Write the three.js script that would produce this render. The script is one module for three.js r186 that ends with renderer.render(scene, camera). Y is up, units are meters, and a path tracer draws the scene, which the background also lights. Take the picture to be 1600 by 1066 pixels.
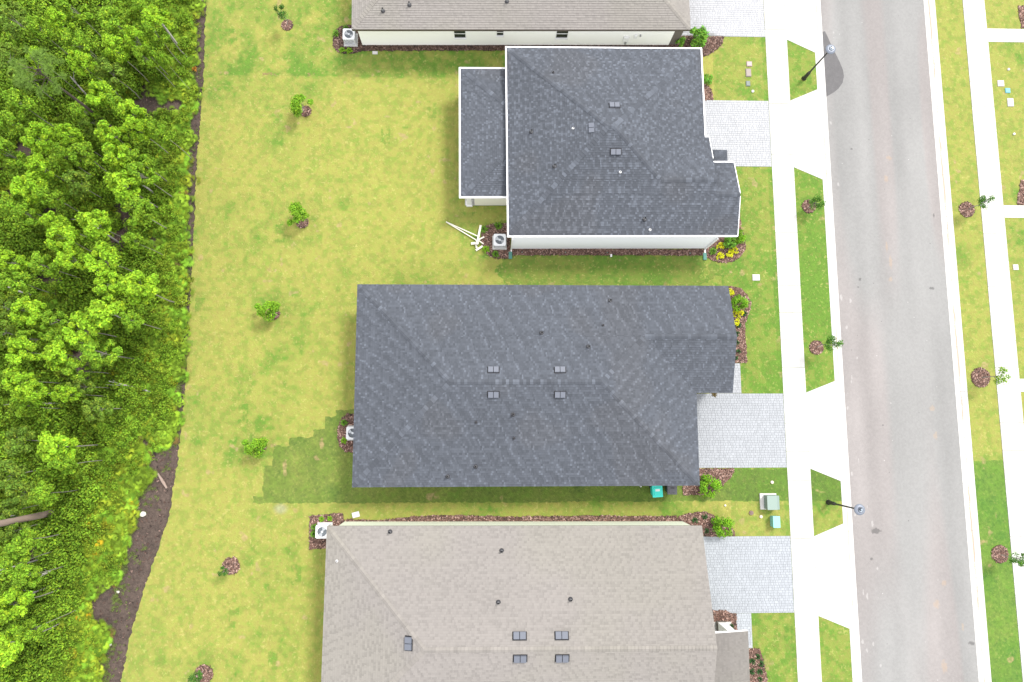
import * as THREE from 'three';
import { RoundedBoxGeometry } from 'three/addons/geometries/RoundedBoxGeometry.js';
import { mergeGeometries } from 'three/addons/utils/BufferGeometryUtils.js';

// ---------------------------------------------------------------- camera, sky, sun, exposure
const scene = new THREE.Scene();
const camera = new THREE.PerspectiveCamera(53.61, 1600 / 1066, 0.5, 1200);
camera.position.set(0, 44, 0);                               // a drone 44 m above the lot, tilted a little to the north
camera.up.set(-0.00173, 0.12038, -0.99273);
camera.lookAt(0.0320, 44 - 0.9922, -0.1204);
const renderer = new THREE.WebGLRenderer({ antialias: true });
renderer.toneMapping = THREE.LinearToneMapping;
renderer.toneMappingExposure = 2.7;
renderer.shadowMap.enabled = true;
renderer.shadowMap.type = THREE.PCFSoftShadowMap;

{ // bright overcast sky, brighter overhead
  const W = 128, H = 64, d = new Float32Array(W * H * 4);
  for (let j = 0; j < H; j++) for (let i = 0; i < W; i++) {
    const el = ((j + 0.5) / H - 0.5) * Math.PI, s = Math.max(0, Math.sin(el)), L = el > 0 ? 0.59 + 0.27 * s : 0.32, o = (j * W + i) * 4;
    d[o] = L; d[o + 1] = L; d[o + 2] = L * 1.03; d[o + 3] = 1;
  }
  const t = new THREE.DataTexture(d, W, H, THREE.RGBAFormat, THREE.FloatType);
  t.mapping = THREE.EquirectangularReflectionMapping; t.magFilter = THREE.LinearFilter; t.needsUpdate = true;
  scene.background = t; scene.environment = t;
}
const sun = new THREE.DirectionalLight(new THREE.Color(1, 0.965, 0.91), 1.8);
sun.position.set(42, 80, -46); sun.castShadow = true; sun.shadow.radius = 26; sun.shadow.mapSize.set(4096, 4096);
Object.assign(sun.shadow.camera, { left: -50, right: 50, top: 50, bottom: -50, near: 10, far: 220 });
scene.add(sun); scene.add(sun.target);

// ---------------------------------------------------------------- helpers
let SEED = 7;
const seed = (s) => { SEED = s >>> 0; };
const rnd = () => { SEED = (SEED + 0x6d2b79f5) >>> 0; let t = Math.imul(SEED ^ (SEED >>> 15), 1 | SEED); t = (t + Math.imul(t ^ (t >>> 7), 61 | t)) ^ t; return ((t ^ (t >>> 14)) >>> 0) / 4294967296; };
const rr = (a, b) => a + (b - a) * rnd();
const clamp = (x, a = 0, b = 1) => Math.min(b, Math.max(a, x)), mix = (a, b, t) => a + (b - a) * t, smooth = (a, b, x) => { const t = clamp((x - a) / (b - a)); return t * t * (3 - 2 * t); };
const LAT = (() => { seed(99); const a = new Float32Array(65536); for (let i = 0; i < 65536; i++) a[i] = rnd(); return a; })();
function vn(x, y) { // value noise 0..1, repeats after 256 cells
  const ix = Math.floor(x), iy = Math.floor(y), fx = x - ix, fy = y - iy, u = fx * fx * (3 - 2 * fx), v = fy * fy * (3 - 2 * fy);
  const a = (ix & 255), b = ((ix + 1) & 255), c = (iy & 255) << 8, d = ((iy + 1) & 255) << 8;
  const p = LAT[a + c], q = LAT[b + c], r = LAT[a + d], s = LAT[b + d];
  return p + (q - p) * u + (r - p) * v + (p - q - r + s) * u * v;
}
const fbm = (x, y, n = 4) => { let s = 0, a = 0.5, t = 0; for (let i = 0; i < n; i++) { s += a * vn(x, y); t += a; x = x * 2.03 + 17.3; y = y * 2.03 + 5.1; a *= 0.5; } return s / t; };
const inPoly = (x, z, p) => { let c = false; for (let i = 0, j = p.length - 1; i < p.length; j = i++) { const [a, b] = p[i], [e, f] = p[j]; if ((b > z) !== (f > z) && x < ((e - a) * (z - b)) / (f - b) + a) c = !c; } return c; };
const lerpTable = (t, z) => { if (z <= t[0][0]) return t[0][1]; for (let i = 1; i < t.length; i++) if (z <= t[i][0]) return mix(t[i - 1][1], t[i][1], (z - t[i - 1][0]) / (t[i][0] - t[i - 1][0])); return t[t.length - 1][1]; };
const used = new Map();
function numbered(n) { const k = used.get(n) || 0; used.set(n, k + 1); return k ? n + '_' + String(k).padStart(3, '0') : n; }
function tag(o, label, category, group, kind) { o.userData.label = label; if (category) o.userData.category = category; if (group) o.userData.group = group; if (kind) o.userData.kind = kind; return o; }
function put(name, geo, mat, parent = scene) { const m = new THREE.Mesh(geo, mat); m.name = parent === scene ? numbered(name) : name; m.castShadow = m.receiveShadow = true; parent.add(m); return m; }
function thing(name, label, category, [x, y, z] = [0, 0, 0], turn = 0, group) { const g = new THREE.Group(); g.name = numbered(name); g.position.set(x, y, z); g.rotation.y = turn; scene.add(g); return tag(g, label, category, group); }
function copy(o, label, [x, y, z], turn = 0, scale) { const c = o.clone(); c.name = numbered(o.name.replace(/_\d{3}$/, '')); c.userData = { ...o.userData, label }; c.position.set(x, y, z); c.rotation.y = turn; if (scale) c.scale.set(...scale); scene.add(c); return c; }
const structure = (o, label) => tag(o, label, undefined, undefined, 'structure');
const C = (r, g, b) => new THREE.Color().setRGB(r, g, b);
const std = (col, rough = 0.85, extra = {}) => new THREE.MeshStandardMaterial({ color: Array.isArray(col) ? C(...col) : col, roughness: rough, metalness: 0, ...extra });
function dataTex(w, h, fn, srgb = false) {
  const d = new Uint8Array(w * h * 4), e = (v) => { v = clamp(v); return Math.round(255 * (srgb ? (v <= 0.0031308 ? v * 12.92 : 1.055 * Math.pow(v, 1 / 2.4) - 0.055) : v)); };
  for (let j = 0; j < h; j++) for (let i = 0; i < w; i++) { const c = fn(i, j), o = (j * w + i) * 4; d[o] = e(c[0]); d[o + 1] = e(c[1]); d[o + 2] = e(c[2]); d[o + 3] = 255; }
  const t = new THREE.DataTexture(d, w, h); if (srgb) t.colorSpace = THREE.SRGBColorSpace;
  t.magFilter = THREE.LinearFilter; t.minFilter = THREE.LinearMipmapLinearFilter; t.generateMipmaps = true; t.wrapS = t.wrapT = THREE.RepeatWrapping; t.needsUpdate = true; return t;
}
class Geo { // collects coloured triangles
  constructor() { this.p = []; this.c = []; this.u = []; }
  tri(a, b, c, col) { this.p.push(...a, ...b, ...c); if (col) for (let i = 0; i < 3; i++) this.c.push(...col); return this; }
  quad(a, b, c, d, col) { return this.tri(a, b, c, col).tri(a, c, d, col); }
  box(x0, y0, z0, x1, y1, z1, col, bottom = false) {
    this.quad([x0, y1, z1], [x1, y1, z1], [x1, y1, z0], [x0, y1, z0], col).quad([x0, y0, z1], [x1, y0, z1], [x1, y1, z1], [x0, y1, z1], col).quad([x1, y0, z0], [x0, y0, z0], [x0, y1, z0], [x1, y1, z0], col)
      .quad([x1, y0, z1], [x1, y0, z0], [x1, y1, z0], [x1, y1, z1], col).quad([x0, y0, z0], [x0, y0, z1], [x0, y1, z1], [x0, y1, z0], col);
    if (bottom) this.quad([x0, y0, z0], [x1, y0, z0], [x1, y0, z1], [x0, y0, z1], col);
    return this;
  }
  build() { const g = new THREE.BufferGeometry(); g.setAttribute('position', new THREE.Float32BufferAttribute(this.p, 3)); if (this.c.length) g.setAttribute('color', new THREE.Float32BufferAttribute(this.c, 3)); g.computeVertexNormals(); return g; }
}
const vcol = (rough = 0.9, extra = {}) => new THREE.MeshStandardMaterial({ vertexColors: true, roughness: rough, side: THREE.DoubleSide, ...extra });
function worldUV(g, s) { const p = g.attributes.position, u = new Float32Array(p.count * 2); for (let i = 0; i < p.count; i++) { u[2 * i] = p.getX(i) / s; u[2 * i + 1] = p.getZ(i) / s; } g.setAttribute('uv', new THREE.BufferAttribute(u, 2)); return g; }
function slab(pts, y0, y1, bevel = 0) { // flat sheet with thickness, outline [x, z] in metres
  const s = new THREE.Shape(pts.map(([x, z]) => new THREE.Vector2(x, -z)));
  const g = new THREE.ExtrudeGeometry(s, { depth: y1 - y0 - bevel, bevelEnabled: bevel > 0, bevelThickness: bevel, bevelSize: bevel, bevelOffset: -bevel, bevelSegments: 1, curveSegments: 6 });
  g.rotateX(-Math.PI / 2); g.translate(0, y0, 0); return g;
}
const bx = (w, h, d, x = 0, y = 0, z = 0) => new THREE.BoxGeometry(w, h, d).translate(x, y, z);
const rbx = (w, h, d, r, x = 0, y = 0, z = 0) => new RoundedBoxGeometry(w, h, d, 2, r).translate(x, y, z);
const cyl = (r0, r1, h, x = 0, y = 0, z = 0, n = 16) => new THREE.CylinderGeometry(r0, r1, h, n).translate(x, y, z);
function rod(a, b, r0, r1, n = 7) { const A = new THREE.Vector3(...a), B = new THREE.Vector3(...b), d = B.clone().sub(A), g = new THREE.CylinderGeometry(r1, r0, d.length(), n, 1); g.translate(0, d.length() / 2, 0); g.applyQuaternion(new THREE.Quaternion().setFromUnitVectors(new THREE.Vector3(0, 1, 0), d.normalize())); g.translate(...a); return g; }
const rect = (x0, z0, x1, z1) => [[x0, z0], [x1, z0], [x1, z1], [x0, z1]];

// ---------------------------------------------------------------- outlines on the ground (x east, z south, metres)
const LAWN_EDGE = [[-46, -19.6], [-29, -19.6], [-22.8, -19.5], [-16.8, -19.62], [-10.9, -19.56], [-5.3, -19.58], [-2.5, -19.55], [0.1, -19.68], [2.3, -19.76], [5.4, -20.05], [7.4, -20.57], [10.5, -21.48], [13.2, -22.1], [15.6, -22.4], [30, -24.5]];
const DIRT_EDGE = [[-46, -20.5], [-29, -20.5], [-22.8, -20.25], [-16.8, -20.45], [-14.4, -20.5], [-10.9, -20.0], [-5.3, -20.0], [-2.5, -19.95], [0.1, -20.15], [1.1, -20.5], [2.1, -21.3], [2.9, -21.4], [4.3, -22.3], [5.4, -22.45], [7.4, -22.75], [10.5, -23.15], [13.1, -23.35], [15.6, -23.45], [30, -25.5]];
const SOD = [[-14.93, 5.0], [-14.93, 4.58], [-14.34, 4.54], [-14.38, 2.63], [-13.8, 2.63], [-13.82, 1.43], [-12.81, 1.43], [-12.83, 0.91], [-11.3, 0.87], [-11.31, 0.42], [-10.59, 0.38], [-10.6, -0.38], [-9.91, -0.47], [-9.92, -0.88], [-8.0, -0.88], [-8, 3.2], [13.39, 3.2], [13.39, 3.0], [19.4, 3.0], [19.4, 5.05], [22.8, 5.1], [22.8, 4.0], [20.8, 3.1], [20.8, 5.1]];
const SODS = [SOD.slice(0, 18).concat([[19.4, 3.0], [19.4, 5.02], [-14.93, 5.02]]), [[20.8, 2.9], [22.9, 3.7], [22.9, 5.1], [20.8, 5.1]]];
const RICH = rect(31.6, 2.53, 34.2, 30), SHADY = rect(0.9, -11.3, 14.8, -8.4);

// ---------------------------------------------------------------- lawn material: turf colours, sod pieces, straw, bare spots and some painted shade
const LX0 = -25, LX1 = 39, LZ0 = -38, LZ1 = 26;
function turf(x, z) {
  const j = 0.12 * (vn(x * 5, z * 5) - 0.5), xx = x + j, zz = z + 0.12 * (vn(x * 5 + 90, z * 5 + 31) - 0.5);
  const big = fbm(x * 0.22 + 3, z * 0.22 + 8, 3), mid = fbm(x * 0.9 + 40, z * 0.9 + 12, 3), fine = fbm(x * 3.1, z * 3.1 + 70, 3), g1 = vn(x * 5.3 + 20, z * 5.3), g2 = vn(x * 9.7, z * 9.7 + 3), g3 = vn(x * 17 + 8, z * 17), grain = 0.36 * g1 + 0.40 * g2 + 0.24 * g3;
  let g = 0.16 + 0.30 * smooth(0.52, 0.70, mid) * smooth(0.32, 0.6, big) + 0.30 * smooth(0.4, 0.7, fine) + 0.75 * (grain - 0.5) + 0.16 * smooth(0.45, 0.65, big); // share of green blades
  if (x > 15.5) g += 0.36; if (x > 19 && x < 23) g += 0.2 + 0.3 * smooth(-14, -9, z) * smooth(-5, -8, z); if (x > 31) g -= 0.28; if (x > 13 && x < 24 && zz > 5.05) g -= zz < 9 ? 0.42 : 0.16; if (x > 14 && x < 24 && zz < -22) g -= 0.14;
  const north = smooth(-23.4, -23.6, zz + 0.15 * (vn(x * 2, 3) - 0.5)); if (x < 1) g += 0.40 * north * smooth(0.3, 0.55, mid);
  if (x < 1) { const blk = vn(Math.floor(x / 0.62) * 7.31, Math.floor(z / 1.25 + Math.floor(x / 0.62) * 0.5) * 3.77); g += 0.10 * (blk - 0.45) + (blk > 0.9 ? 0.25 * smooth(0.35, 0.6, fine) : 0); } // rolls of sod laid side by side
  g = clamp(g);
  let sod = 0; for (const p of SODS) if (inPoly(xx, zz, p)) sod = 1;
  if (inPoly(xx, zz, RICH)) sod = 1.25;
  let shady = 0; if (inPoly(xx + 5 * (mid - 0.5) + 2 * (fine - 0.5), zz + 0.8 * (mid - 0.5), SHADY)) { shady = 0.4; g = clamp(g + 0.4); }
    // straw yellow, yellow-green, deep green
  let r = mix(0.232, 0.072, g), gg = mix(0.222, 0.146, g), b = mix(0.046, 0.012, g);
  if (sod) { const k = clamp(0.66 + 0.5 * (0.62 - mid) + 0.35 * (0.5 - grain) + (sod > 1 ? 0.1 : 0)); r = mix(r, 0.040 + 0.03 * fine, k); gg = mix(gg, 0.085 + 0.035 * fine + (sod > 1 ? 0.03 : 0), k); b = mix(b, 0.011, k); }
  if (shady) { const k = 0.5 * shady; r = mix(r, 0.062, k); gg = mix(gg, 0.085, k); b = mix(b, 0.014, k); }  // greener grass between the dark houses, their shade painted into its colour
  const straw = smooth(0.66, 0.86, 0.6 * vn(x * 8 + 50, z * 8 + 20) + 0.4 * g3) * (sod ? 0.3 : 0.8); // dry blades
  r = mix(r, 0.33, straw * 0.5); gg = mix(gg, 0.275, straw * 0.5); b = mix(b, 0.095, straw * 0.5);
  const bare = smooth(0.77, 0.84, fbm(x * 1.3 + 200, z * 1.3 + 77, 3)) * (0.25 + 0.5 * g2); r = mix(r, 0.26, bare); gg = mix(gg, 0.18, bare); b = mix(b, 0.09, bare);
  if (zz > -23.72 && zz < -23.52 && x > -15.6 && x < -9) { const s = smooth(0.52, 0.7, vn(x * 1.7, 9) * 0.6 + g2 * 0.4) * 0.8; r = mix(r, 0.16, s); gg = mix(gg, 0.10, s); b = mix(b, 0.05, s); } // open seam with soil
  const wet = smooth(0.75, 0.2, Math.hypot((x + 13.2) / 0.8, (z - 5.35) / 0.6)) * 0.5; r = mix(r, 0.25, wet); gg = mix(gg, 0.235, wet); b = mix(b, 0.17, wet); // grey sandy spot
  const k = 0.74 + 0.58 * grain; // blade to blade
  return [r * k, gg * k, b * k];
}
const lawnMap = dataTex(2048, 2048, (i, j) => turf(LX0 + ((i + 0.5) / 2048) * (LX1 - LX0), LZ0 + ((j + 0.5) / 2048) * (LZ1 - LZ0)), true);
const grainBump = dataTex(1024, 1024, (i, j) => { const v = 0.55 * vn(i / 4, j / 4) + 0.45 * vn(i / 9 + 3, j / 9 + 60); return [v, v, v]; });
lawnMap.wrapS = lawnMap.wrapT = THREE.ClampToEdgeWrapping;
const lawnBump = grainBump.clone(); lawnBump.repeat.set(8, 8); lawnBump.needsUpdate = true;
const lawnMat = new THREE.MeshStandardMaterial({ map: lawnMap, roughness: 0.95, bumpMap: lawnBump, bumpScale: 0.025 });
function lawnUV(g) { const p = g.attributes.position, u = new Float32Array(p.count * 2); for (let i = 0; i < p.count; i++) { u[2 * i] = (p.getX(i) - LX0) / (LX1 - LX0); u[2 * i + 1] = (p.getZ(i) - LZ0) / (LZ1 - LZ0); } g.setAttribute('uv', new THREE.BufferAttribute(u, 2)); return g; }

// ---------------------------------------------------------------- ground
const soilMap = dataTex(1024, 1024, (i, j) => {
  const x = i / 1024 * 8, y = j / 1024 * 8, n = vn(x * 32, y * 32), m = vn(x * 8, y * 8), f = vn(x * 64, y * 64), o = vn(x * 2, y * 2);
  const t = 0.55 + 0.35 * m + 0.35 * (n - 0.5) + 0.3 * (f - 0.5) + 0.25 * (o - 0.5), chip = smooth(0.8, 0.92, n * 0.5 + f * 0.5);
  return [mix(0.084 * t, 0.16, chip * 0.5), mix(0.060 * t, 0.115, chip * 0.5), mix(0.048 * t, 0.09, chip * 0.5)];
}, true);
const soilMat = new THREE.MeshStandardMaterial({ map: soilMap, roughness: 1, bumpMap: grainBump, bumpScale: 0.03 });
structure(put('ground', worldUV(new THREE.PlaneGeometry(1600, 1600).rotateX(-Math.PI / 2).translate(0, -0.22, 0), 8), soilMat), 'bare brown ground that reaches the horizon');
{ // woodland floor and strip of bare soil, slightly uneven
  const g = new THREE.PlaneGeometry(40, 90, 120, 270).rotateX(-Math.PI / 2).translate(-38, 0, -8), p = g.attributes.position;
  for (let i = 0; i < p.count; i++) { const x = p.getX(i), z = p.getZ(i), e = lerpTable(LAWN_EDGE, z); p.setY(i, -0.03 + 0.10 * (fbm(x * 0.8, z * 0.8, 3) - 0.5) * smooth(0, -1.2, x - e)); }
  g.computeVertexNormals(); structure(put('soil', worldUV(g, 8), soilMat), 'dark bare soil strip along the lawn and under the trees');
}
function edgeLine(table, z0, z1, step, amp, off = 0) { const a = []; for (let z = z0; z <= z1; z += step) a.push([lerpTable(table, z) + amp * (vn(z * 6, 11) - 0.5) + amp * 0.6 * (vn(z * 17, 5) - 0.5) + off, z]); return a; }
{
  const west = edgeLine(LAWN_EDGE, -45, 28, 0.12, 0.12);
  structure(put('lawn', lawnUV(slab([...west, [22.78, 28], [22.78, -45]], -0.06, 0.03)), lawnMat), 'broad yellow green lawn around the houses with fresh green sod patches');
  structure(put('verge', lawnUV(slab(rect(31.72, -45, 33.72, 28), -0.06, 0.03)), lawnMat), 'narrow grass verge between the far kerb and far sidewalk');
  structure(put('lawn', lawnUV(slab(rect(35.3, -45, 60, 28), -0.06, 0.03)), lawnMat), 'lawn in front of the houses across the road');
}

// ---------------------------------------------------------------- road, kerbs, sidewalks, aprons
const RX0 = 23.45, RX1 = 30.97;
{
  seed(31); const spots = [];
  const add = (x, z, rx, rz, col, k) => spots.push([x, z, rx, rz, col, k]);
  const oil = [0.05, 0.048, 0.048], rust = [0.33, 0.22, 0.12], pale = [0.36, 0.35, 0.34];
  for (const [x, z, a, b] of [[25.0, -18.8, 0.12, 0.09], [25.0, -9.6, 0.13, 0.11], [24.85, -9.05, 0.08, 0.06], [25.9, 0.2, 0.07, 0.07], [24.9, 7.0, 0.42, 0.2], [24.55, 8.75, 0.1, 0.12], [30.7, 14.0, 0.22, 0.13], [30.45, -14.1, 0.06, 0.16], [29.9, -9.0, 0.18, 0.12]]) add(x, z, a, b, oil, 0.6);
  for (const [x, z, a, b] of [[27.6, -18.2, 0.25, 0.2], [27.3, -16.7, 0.2, 0.3], [27.2, -10.8, 0.15, 0.5], [27.1, -9.6, 0.2, 0.2], [29.3, -0.9, 0.22, 0.22], [29.4, 0.9, 0.2, 0.3], [29.2, 10.3, 0.22, 0.2], [28.6, 11.6, 0.25, 0.3], [30.2, 13.0, 0.12, 0.25], [28.8, 15.4, 0.3, 0.4], [27.0, -11.9, 0.1, 0.4]]) add(x, z, a * 0.8, b, rust, 0.26);
  for (let i = 0; i < 26; i++) add(23.6 + rnd() * rnd() * 1.6, -29 + 46 * rnd(), rr(0.03, 0.10), rr(0.06, 0.25), pale, 0.4);
  for (let i = 0; i < 40; i++) add(rr(24, 30.6), -29 + 46 * rnd(), rr(0.02, 0.045), rr(0.02, 0.045), rnd() < 0.5 ? pale : oil, 0.8);
  const W = 512, H = 2048, Z0 = -32, Z1 = 20;
  const cell = new Map(); for (const s of spots) for (let k = Math.floor(s[1] - s[3] * 2); k <= Math.floor(s[1] + s[3] * 2); k++) { if (!cell.has(k)) cell.set(k, []); cell.get(k).push(s); }
  const map = dataTex(W, H, (i, j) => {
    const x = RX0 + (i + 0.5) / W * (RX1 - RX0), z = Z0 + (j + 0.5) / H * (Z1 - Z0);
    const f = vn(i * 0.9, j * 1.3), n = vn(x * 9, z * 9), lane = vn(x * 1.2 + 7, z * 0.06), blot = fbm(x * 0.5, z * 0.22 + 30, 3), pink = smooth(0.42, 0.62, vn(x * 0.55 + 40, z * 0.05 + 4));
    let k = 0.192 * (0.86 + 0.16 * f + 0.10 * n + 0.20 * (lane - 0.5) + 0.18 * (blot - 0.5)), c = [k * (1.005 + 0.055 * pink), k * (1 - 0.015 * pink), k * (0.975 - 0.02 * pink)];
    for (const s of cell.get(Math.floor(z)) || []) { const d = Math.hypot((x - s[0]) / s[2], (z - s[1]) / s[3]) + 0.7 * (vn(x * 12, z * 12) - 0.5), t = s[5] * (1 - smooth(0.5, 1.1, d)); if (t > 0) c = c.map((v, q) => mix(v, s[4][q], t)); }
    return c;
  }, true);
  map.wrapT = THREE.MirroredRepeatWrapping;
  const g = new THREE.PlaneGeometry(RX1 - RX0 + 0.04, 110, 1, 1).rotateX(-Math.PI / 2).translate((RX0 + RX1) / 2, -0.075, -8), p = g.attributes.position, u = g.attributes.uv;
  for (let i = 0; i < p.count; i++) u.setXY(i, (p.getX(i) - RX0) / (RX1 - RX0), (p.getZ(i) - Z0) / (Z1 - Z0));
  const rb = grainBump.clone(); rb.repeat.set(2, 16); rb.needsUpdate = true;
  structure(put('road', g, new THREE.MeshStandardMaterial({ map, roughness: 0.92, bumpMap: rb, bumpScale: 0.006 })), 'light grey asphalt road running past the driveways');
  const patch = new THREE.Shape([[23.46, -27.45], [23.64, -27.48], [23.84, -27.0], [24.04, -26.42], [24.52, -25.3], [24.76, -24.6], [24.8, -24.15], [24.68, -23.66], [24.35, -23.2], [24.0, -22.92], [23.46, -22.6]].map(([x, z]) => new THREE.Vector2(x, -z)));
  const pm = dataTex(256, 256, (i, j) => { const k = 0.088 * (0.8 + 0.3 * vn(i * 0.8, j * 0.8) + 0.15 * vn(i / 12, j / 12)); return [k, k * 0.97, k * 0.99]; }, true);
  structure(put('road_patch', worldUV(new THREE.ShapeGeometry(patch, 8).rotateX(-Math.PI / 2).translate(0, -0.069, 0), 3), new THREE.MeshStandardMaterial({ map: pm, roughness: 0.9 })), 'dark new asphalt patch on the road beside the kerb and lamp post');
}
const concreteMap = dataTex(1024, 1024, (i, j) => { const n = vn(i / 3, j / 3), m = fbm(i / 128, j / 128, 3), s = smooth(0.72, 0.9, vn(i / 16, j / 16)); const k = 0.46 * (0.9 + 0.1 * n + 0.16 * (m - 0.5) - 0.1 * s); return [k, k * 0.985, k * 0.94]; }, true);
const concrete = new THREE.MeshStandardMaterial({ map: concreteMap, roughness: 0.9, bumpMap: grainBump, bumpScale: 0.003 });
const tones = [1, 0.96, 1.04, 0.99].map((k, i) => { const m = concrete.clone(); m.color.setRGB(k, k * (i === 1 ? 0.97 : 1), k * (i === 1 ? 0.93 : 1)); return m; });
function slabs(name, label, x0, x1, z0, z1, step, y1 = 0.055) { // concrete walk of separate slabs with open joints
  const g = new THREE.Group(); g.name = numbered(name); scene.add(g); structure(g, label); seed(Math.round(x0 * 10) + 400);
  const along = z1 - z0 > x1 - x0, L = along ? z1 - z0 : x1 - x0, n = Math.round(L / step);
  for (let k = 0; k < n; k++) {
    const a = (k / n) * L + 0.008, b = ((k + 1) / n) * L - 0.008, r = along ? rect(x0, z0 + a, x1, z0 + b) : rect(x0 + a, z0, x0 + b, z1);
    put('concrete_slab', worldUV(slab(r, -0.08, y1 + rr(-0.003, 0.003), 0.008), 4), tones[Math.floor(rnd() * 4)], g);
  }
  return g;
}
slabs('sidewalk', 'pale concrete sidewalk in front of the four driveways', 19.3, 20.82, -44, 27.6, 1.83);
slabs('sidewalk', 'pale concrete sidewalk across the road behind the verge', 33.74, 35.33, -44, 27.6, 1.83);
slabs('garden_path', 'concrete path across the road near the top corner', 35.34, 46, -27.83, -26.82, 1.5);
slabs('garden_path', 'concrete path across the road opposite the gable of the northern dark roof', 35.34, 46, -14.82, -13.94, 1.5);
slabs('garden_path', 'concrete path across the road opposite the middle dark roofed house', 35.34, 46, -2.85, -1.98, 1.5);
const curbMat = (() => { // cast kerb with a rusty line of silt in the gutter
  const t = dataTex(128, 1024, (i, j) => { const u = i / 128, z = j / 1024 * 12, n = vn(i / 3, j / 3), w = 0.52 + 0.06 * (vn(3, z * 2) - 0.5), s = smooth(0.10, 0.02, Math.abs(u - w)) * smooth(0.3, 0.75, vn(7, z * 1.3) * 0.6 + vn(i / 4, j / 4) * 0.4), k = 0.46 * (0.9 + 0.12 * n); return [mix(k, 0.30, 0.75 * s), mix(k * 0.985, 0.21, 0.75 * s), mix(k * 0.95, 0.13, 0.75 * s)]; }, true);
  return new THREE.MeshStandardMaterial({ map: t, roughness: 0.9 });
})();
function kerb(label, xOuter, xRoad) { // low mountable kerb: lip, slope down to the gutter line, rise to the road edge
  const g = new THREE.Group(); g.name = numbered('kerb'); scene.add(g); structure(g, label);
  const w = xRoad - xOuter, prof = [[0, -0.2], [0, 0.035], [0.18, 0.045], [0.52, -0.085], [0.62, -0.09], [1, -0.068], [1, -0.2]], n = 24, L = 72, z0 = -44;
  for (let k = 0; k < n; k++) {
    const a = z0 + k * L / n + 0.005, b = z0 + (k + 1) * L / n - 0.005, q = new Geo(), uv = [];
    for (let i = 0; i + 1 < prof.length; i++) { const [u0, y0] = prof[i], [u1, y1] = prof[i + 1], A = xOuter + w * u0, B = xOuter + w * u1; q.quad([A, y0, b], [B, y1, b], [B, y1, a], [A, y0, a]); for (const [u, z] of [[u0, b], [u1, b], [u1, a], [u0, b], [u1, a], [u0, a]]) uv.push(u, z / 12); }
    const geo = q.build(); geo.setAttribute('uv', new THREE.Float32BufferAttribute(uv, 2));
    const m = put('kerb_section', geo, curbMat, g); m.material.side = THREE.DoubleSide;
  }
}
kerb('pale concrete kerb on the side of the driveways', 22.79, 23.45);
kerb('pale concrete kerb on the far side of the road', 31.71, 30.96);
for (const [lab, a, b, c, d] of [['topmost', -32.4, -26.74, -33.4, -25.8], ['second', -22.22, -17.4, -23.07, -16.55], ['third', -1.95, 3.0, -2.7, 3.8], ['fourth', 7.28, 12.2, 6.5, 13.0]]) {
  const g = new THREE.Group(); g.name = numbered('driveway_apron'); scene.add(g);
  structure(g, lab + ' concrete driveway apron from the top, between sidewalk and kerb');
  const m1 = (a + b) / 2, m2 = (c + d) / 2, x0 = 20.83, x1 = 22.78;
  put('concrete_slab', worldUV(slab([[x0, a], [x1, c], [x1, m2 - 0.006], [x0, m1 - 0.006]], -0.08, 0.05, 0.006), 4), tones[0], g);
  put('concrete_slab', worldUV(slab([[x0, m1 + 0.006], [x1, m2 + 0.006], [x1, d], [x0, b]], -0.08, 0.052, 0.006), 4), tones[2], g);
}

// ---------------------------------------------------------------- paver driveways (pavers a few pixels each, laid as real blocks)
const paverMat = vcol(0.85), bedMat = std([0.29, 0.295, 0.30], 1);
function pavers(label, x0, x1, z0, z1, tone, grime, name = 'driveway') {
  const g = new THREE.Group(); g.name = numbered(name); scene.add(g); structure(g, label);
  put('paver_bed', slab(rect(x0, z0, x1, z1), -0.08, 0.04), bedMat, g);
  const q = new Geo(), pw = 0.2, pd = 0.16; seed(Math.round(z0 * 7) + 900);
  for (let z = z0, r = 0; z < z1 - 0.02; z += pd, r++) for (let x = x0 - rnd() * pw, wd = 0; x < x1 - 0.01; x += wd) {
    wd = rnd() < 0.4 ? 0.16 : rnd() < 0.6 ? 0.24 : 0.1; const a = Math.max(x0, x) + 0.0025, b = Math.min(x1, x + wd) - 0.0025; if (b - a < 0.03) continue;
    const e = Math.min(z1, z + pd) - 0.003, d = grime ? grime(x, z) : 0, k = rr(0.95, 1.06) * (1 + 0.07 * (vn(x * 2, z * 2) - 0.5));
    const col = [mix(tone[0] * k, 0.15 * k, d), mix(tone[1] * k, 0.152 * k, d), mix(tone[2] * k, 0.145 * k, d)], y = 0.056 + rr(-0.002, 0.002), w = 0.006;
    q.quad([a + w, y, e - w], [b - w, y, e - w], [b - w, y, z + 0.004 + w], [a + w, y, z + 0.004 + w], col);
    q.quad([a, y - 0.006, e], [b, y - 0.006, e], [b - w, y, e - w], [a + w, y, e - w], col); q.quad([b, y - 0.012, z + 0.004], [a, y - 0.012, z + 0.004], [a + w, y, z + 0.004 + w], [b - w, y, z + 0.004 + w], col);
    q.quad([b, y - 0.012, e], [b, y - 0.012, z + 0.004], [b - w, y, z + 0.004 + w], [b - w, y, e - w], col); q.quad([a, y - 0.012, z + 0.004], [a, y - 0.012, e], [a + w, y, e - w], [a + w, y, z + 0.004 + w], col);
  }
  const m = put('paver', q.build(), paverMat, g); m.userData.kind = 'stuff'; return g;
}
pavers('pale paver driveway of the topmost beige roofed house, its near edge stained grey', 12.6, 19.28, -32.4, -26.9, [0.33, 0.335, 0.35], (x, z) => 0.75 * smooth(0.0, 0.12, z + 27.15 + 1.0 * Math.sin((x - 13.3) * 0.9) * (x < 16.9 ? 0.9 : 0) - 0.75 + 0.35 * (x > 17 ? Math.sin((x - 17) * 1.4) : 0) + 0.5 * (fbm(x * 1.5, z * 1.5) - 0.5) + 0.1));
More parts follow.
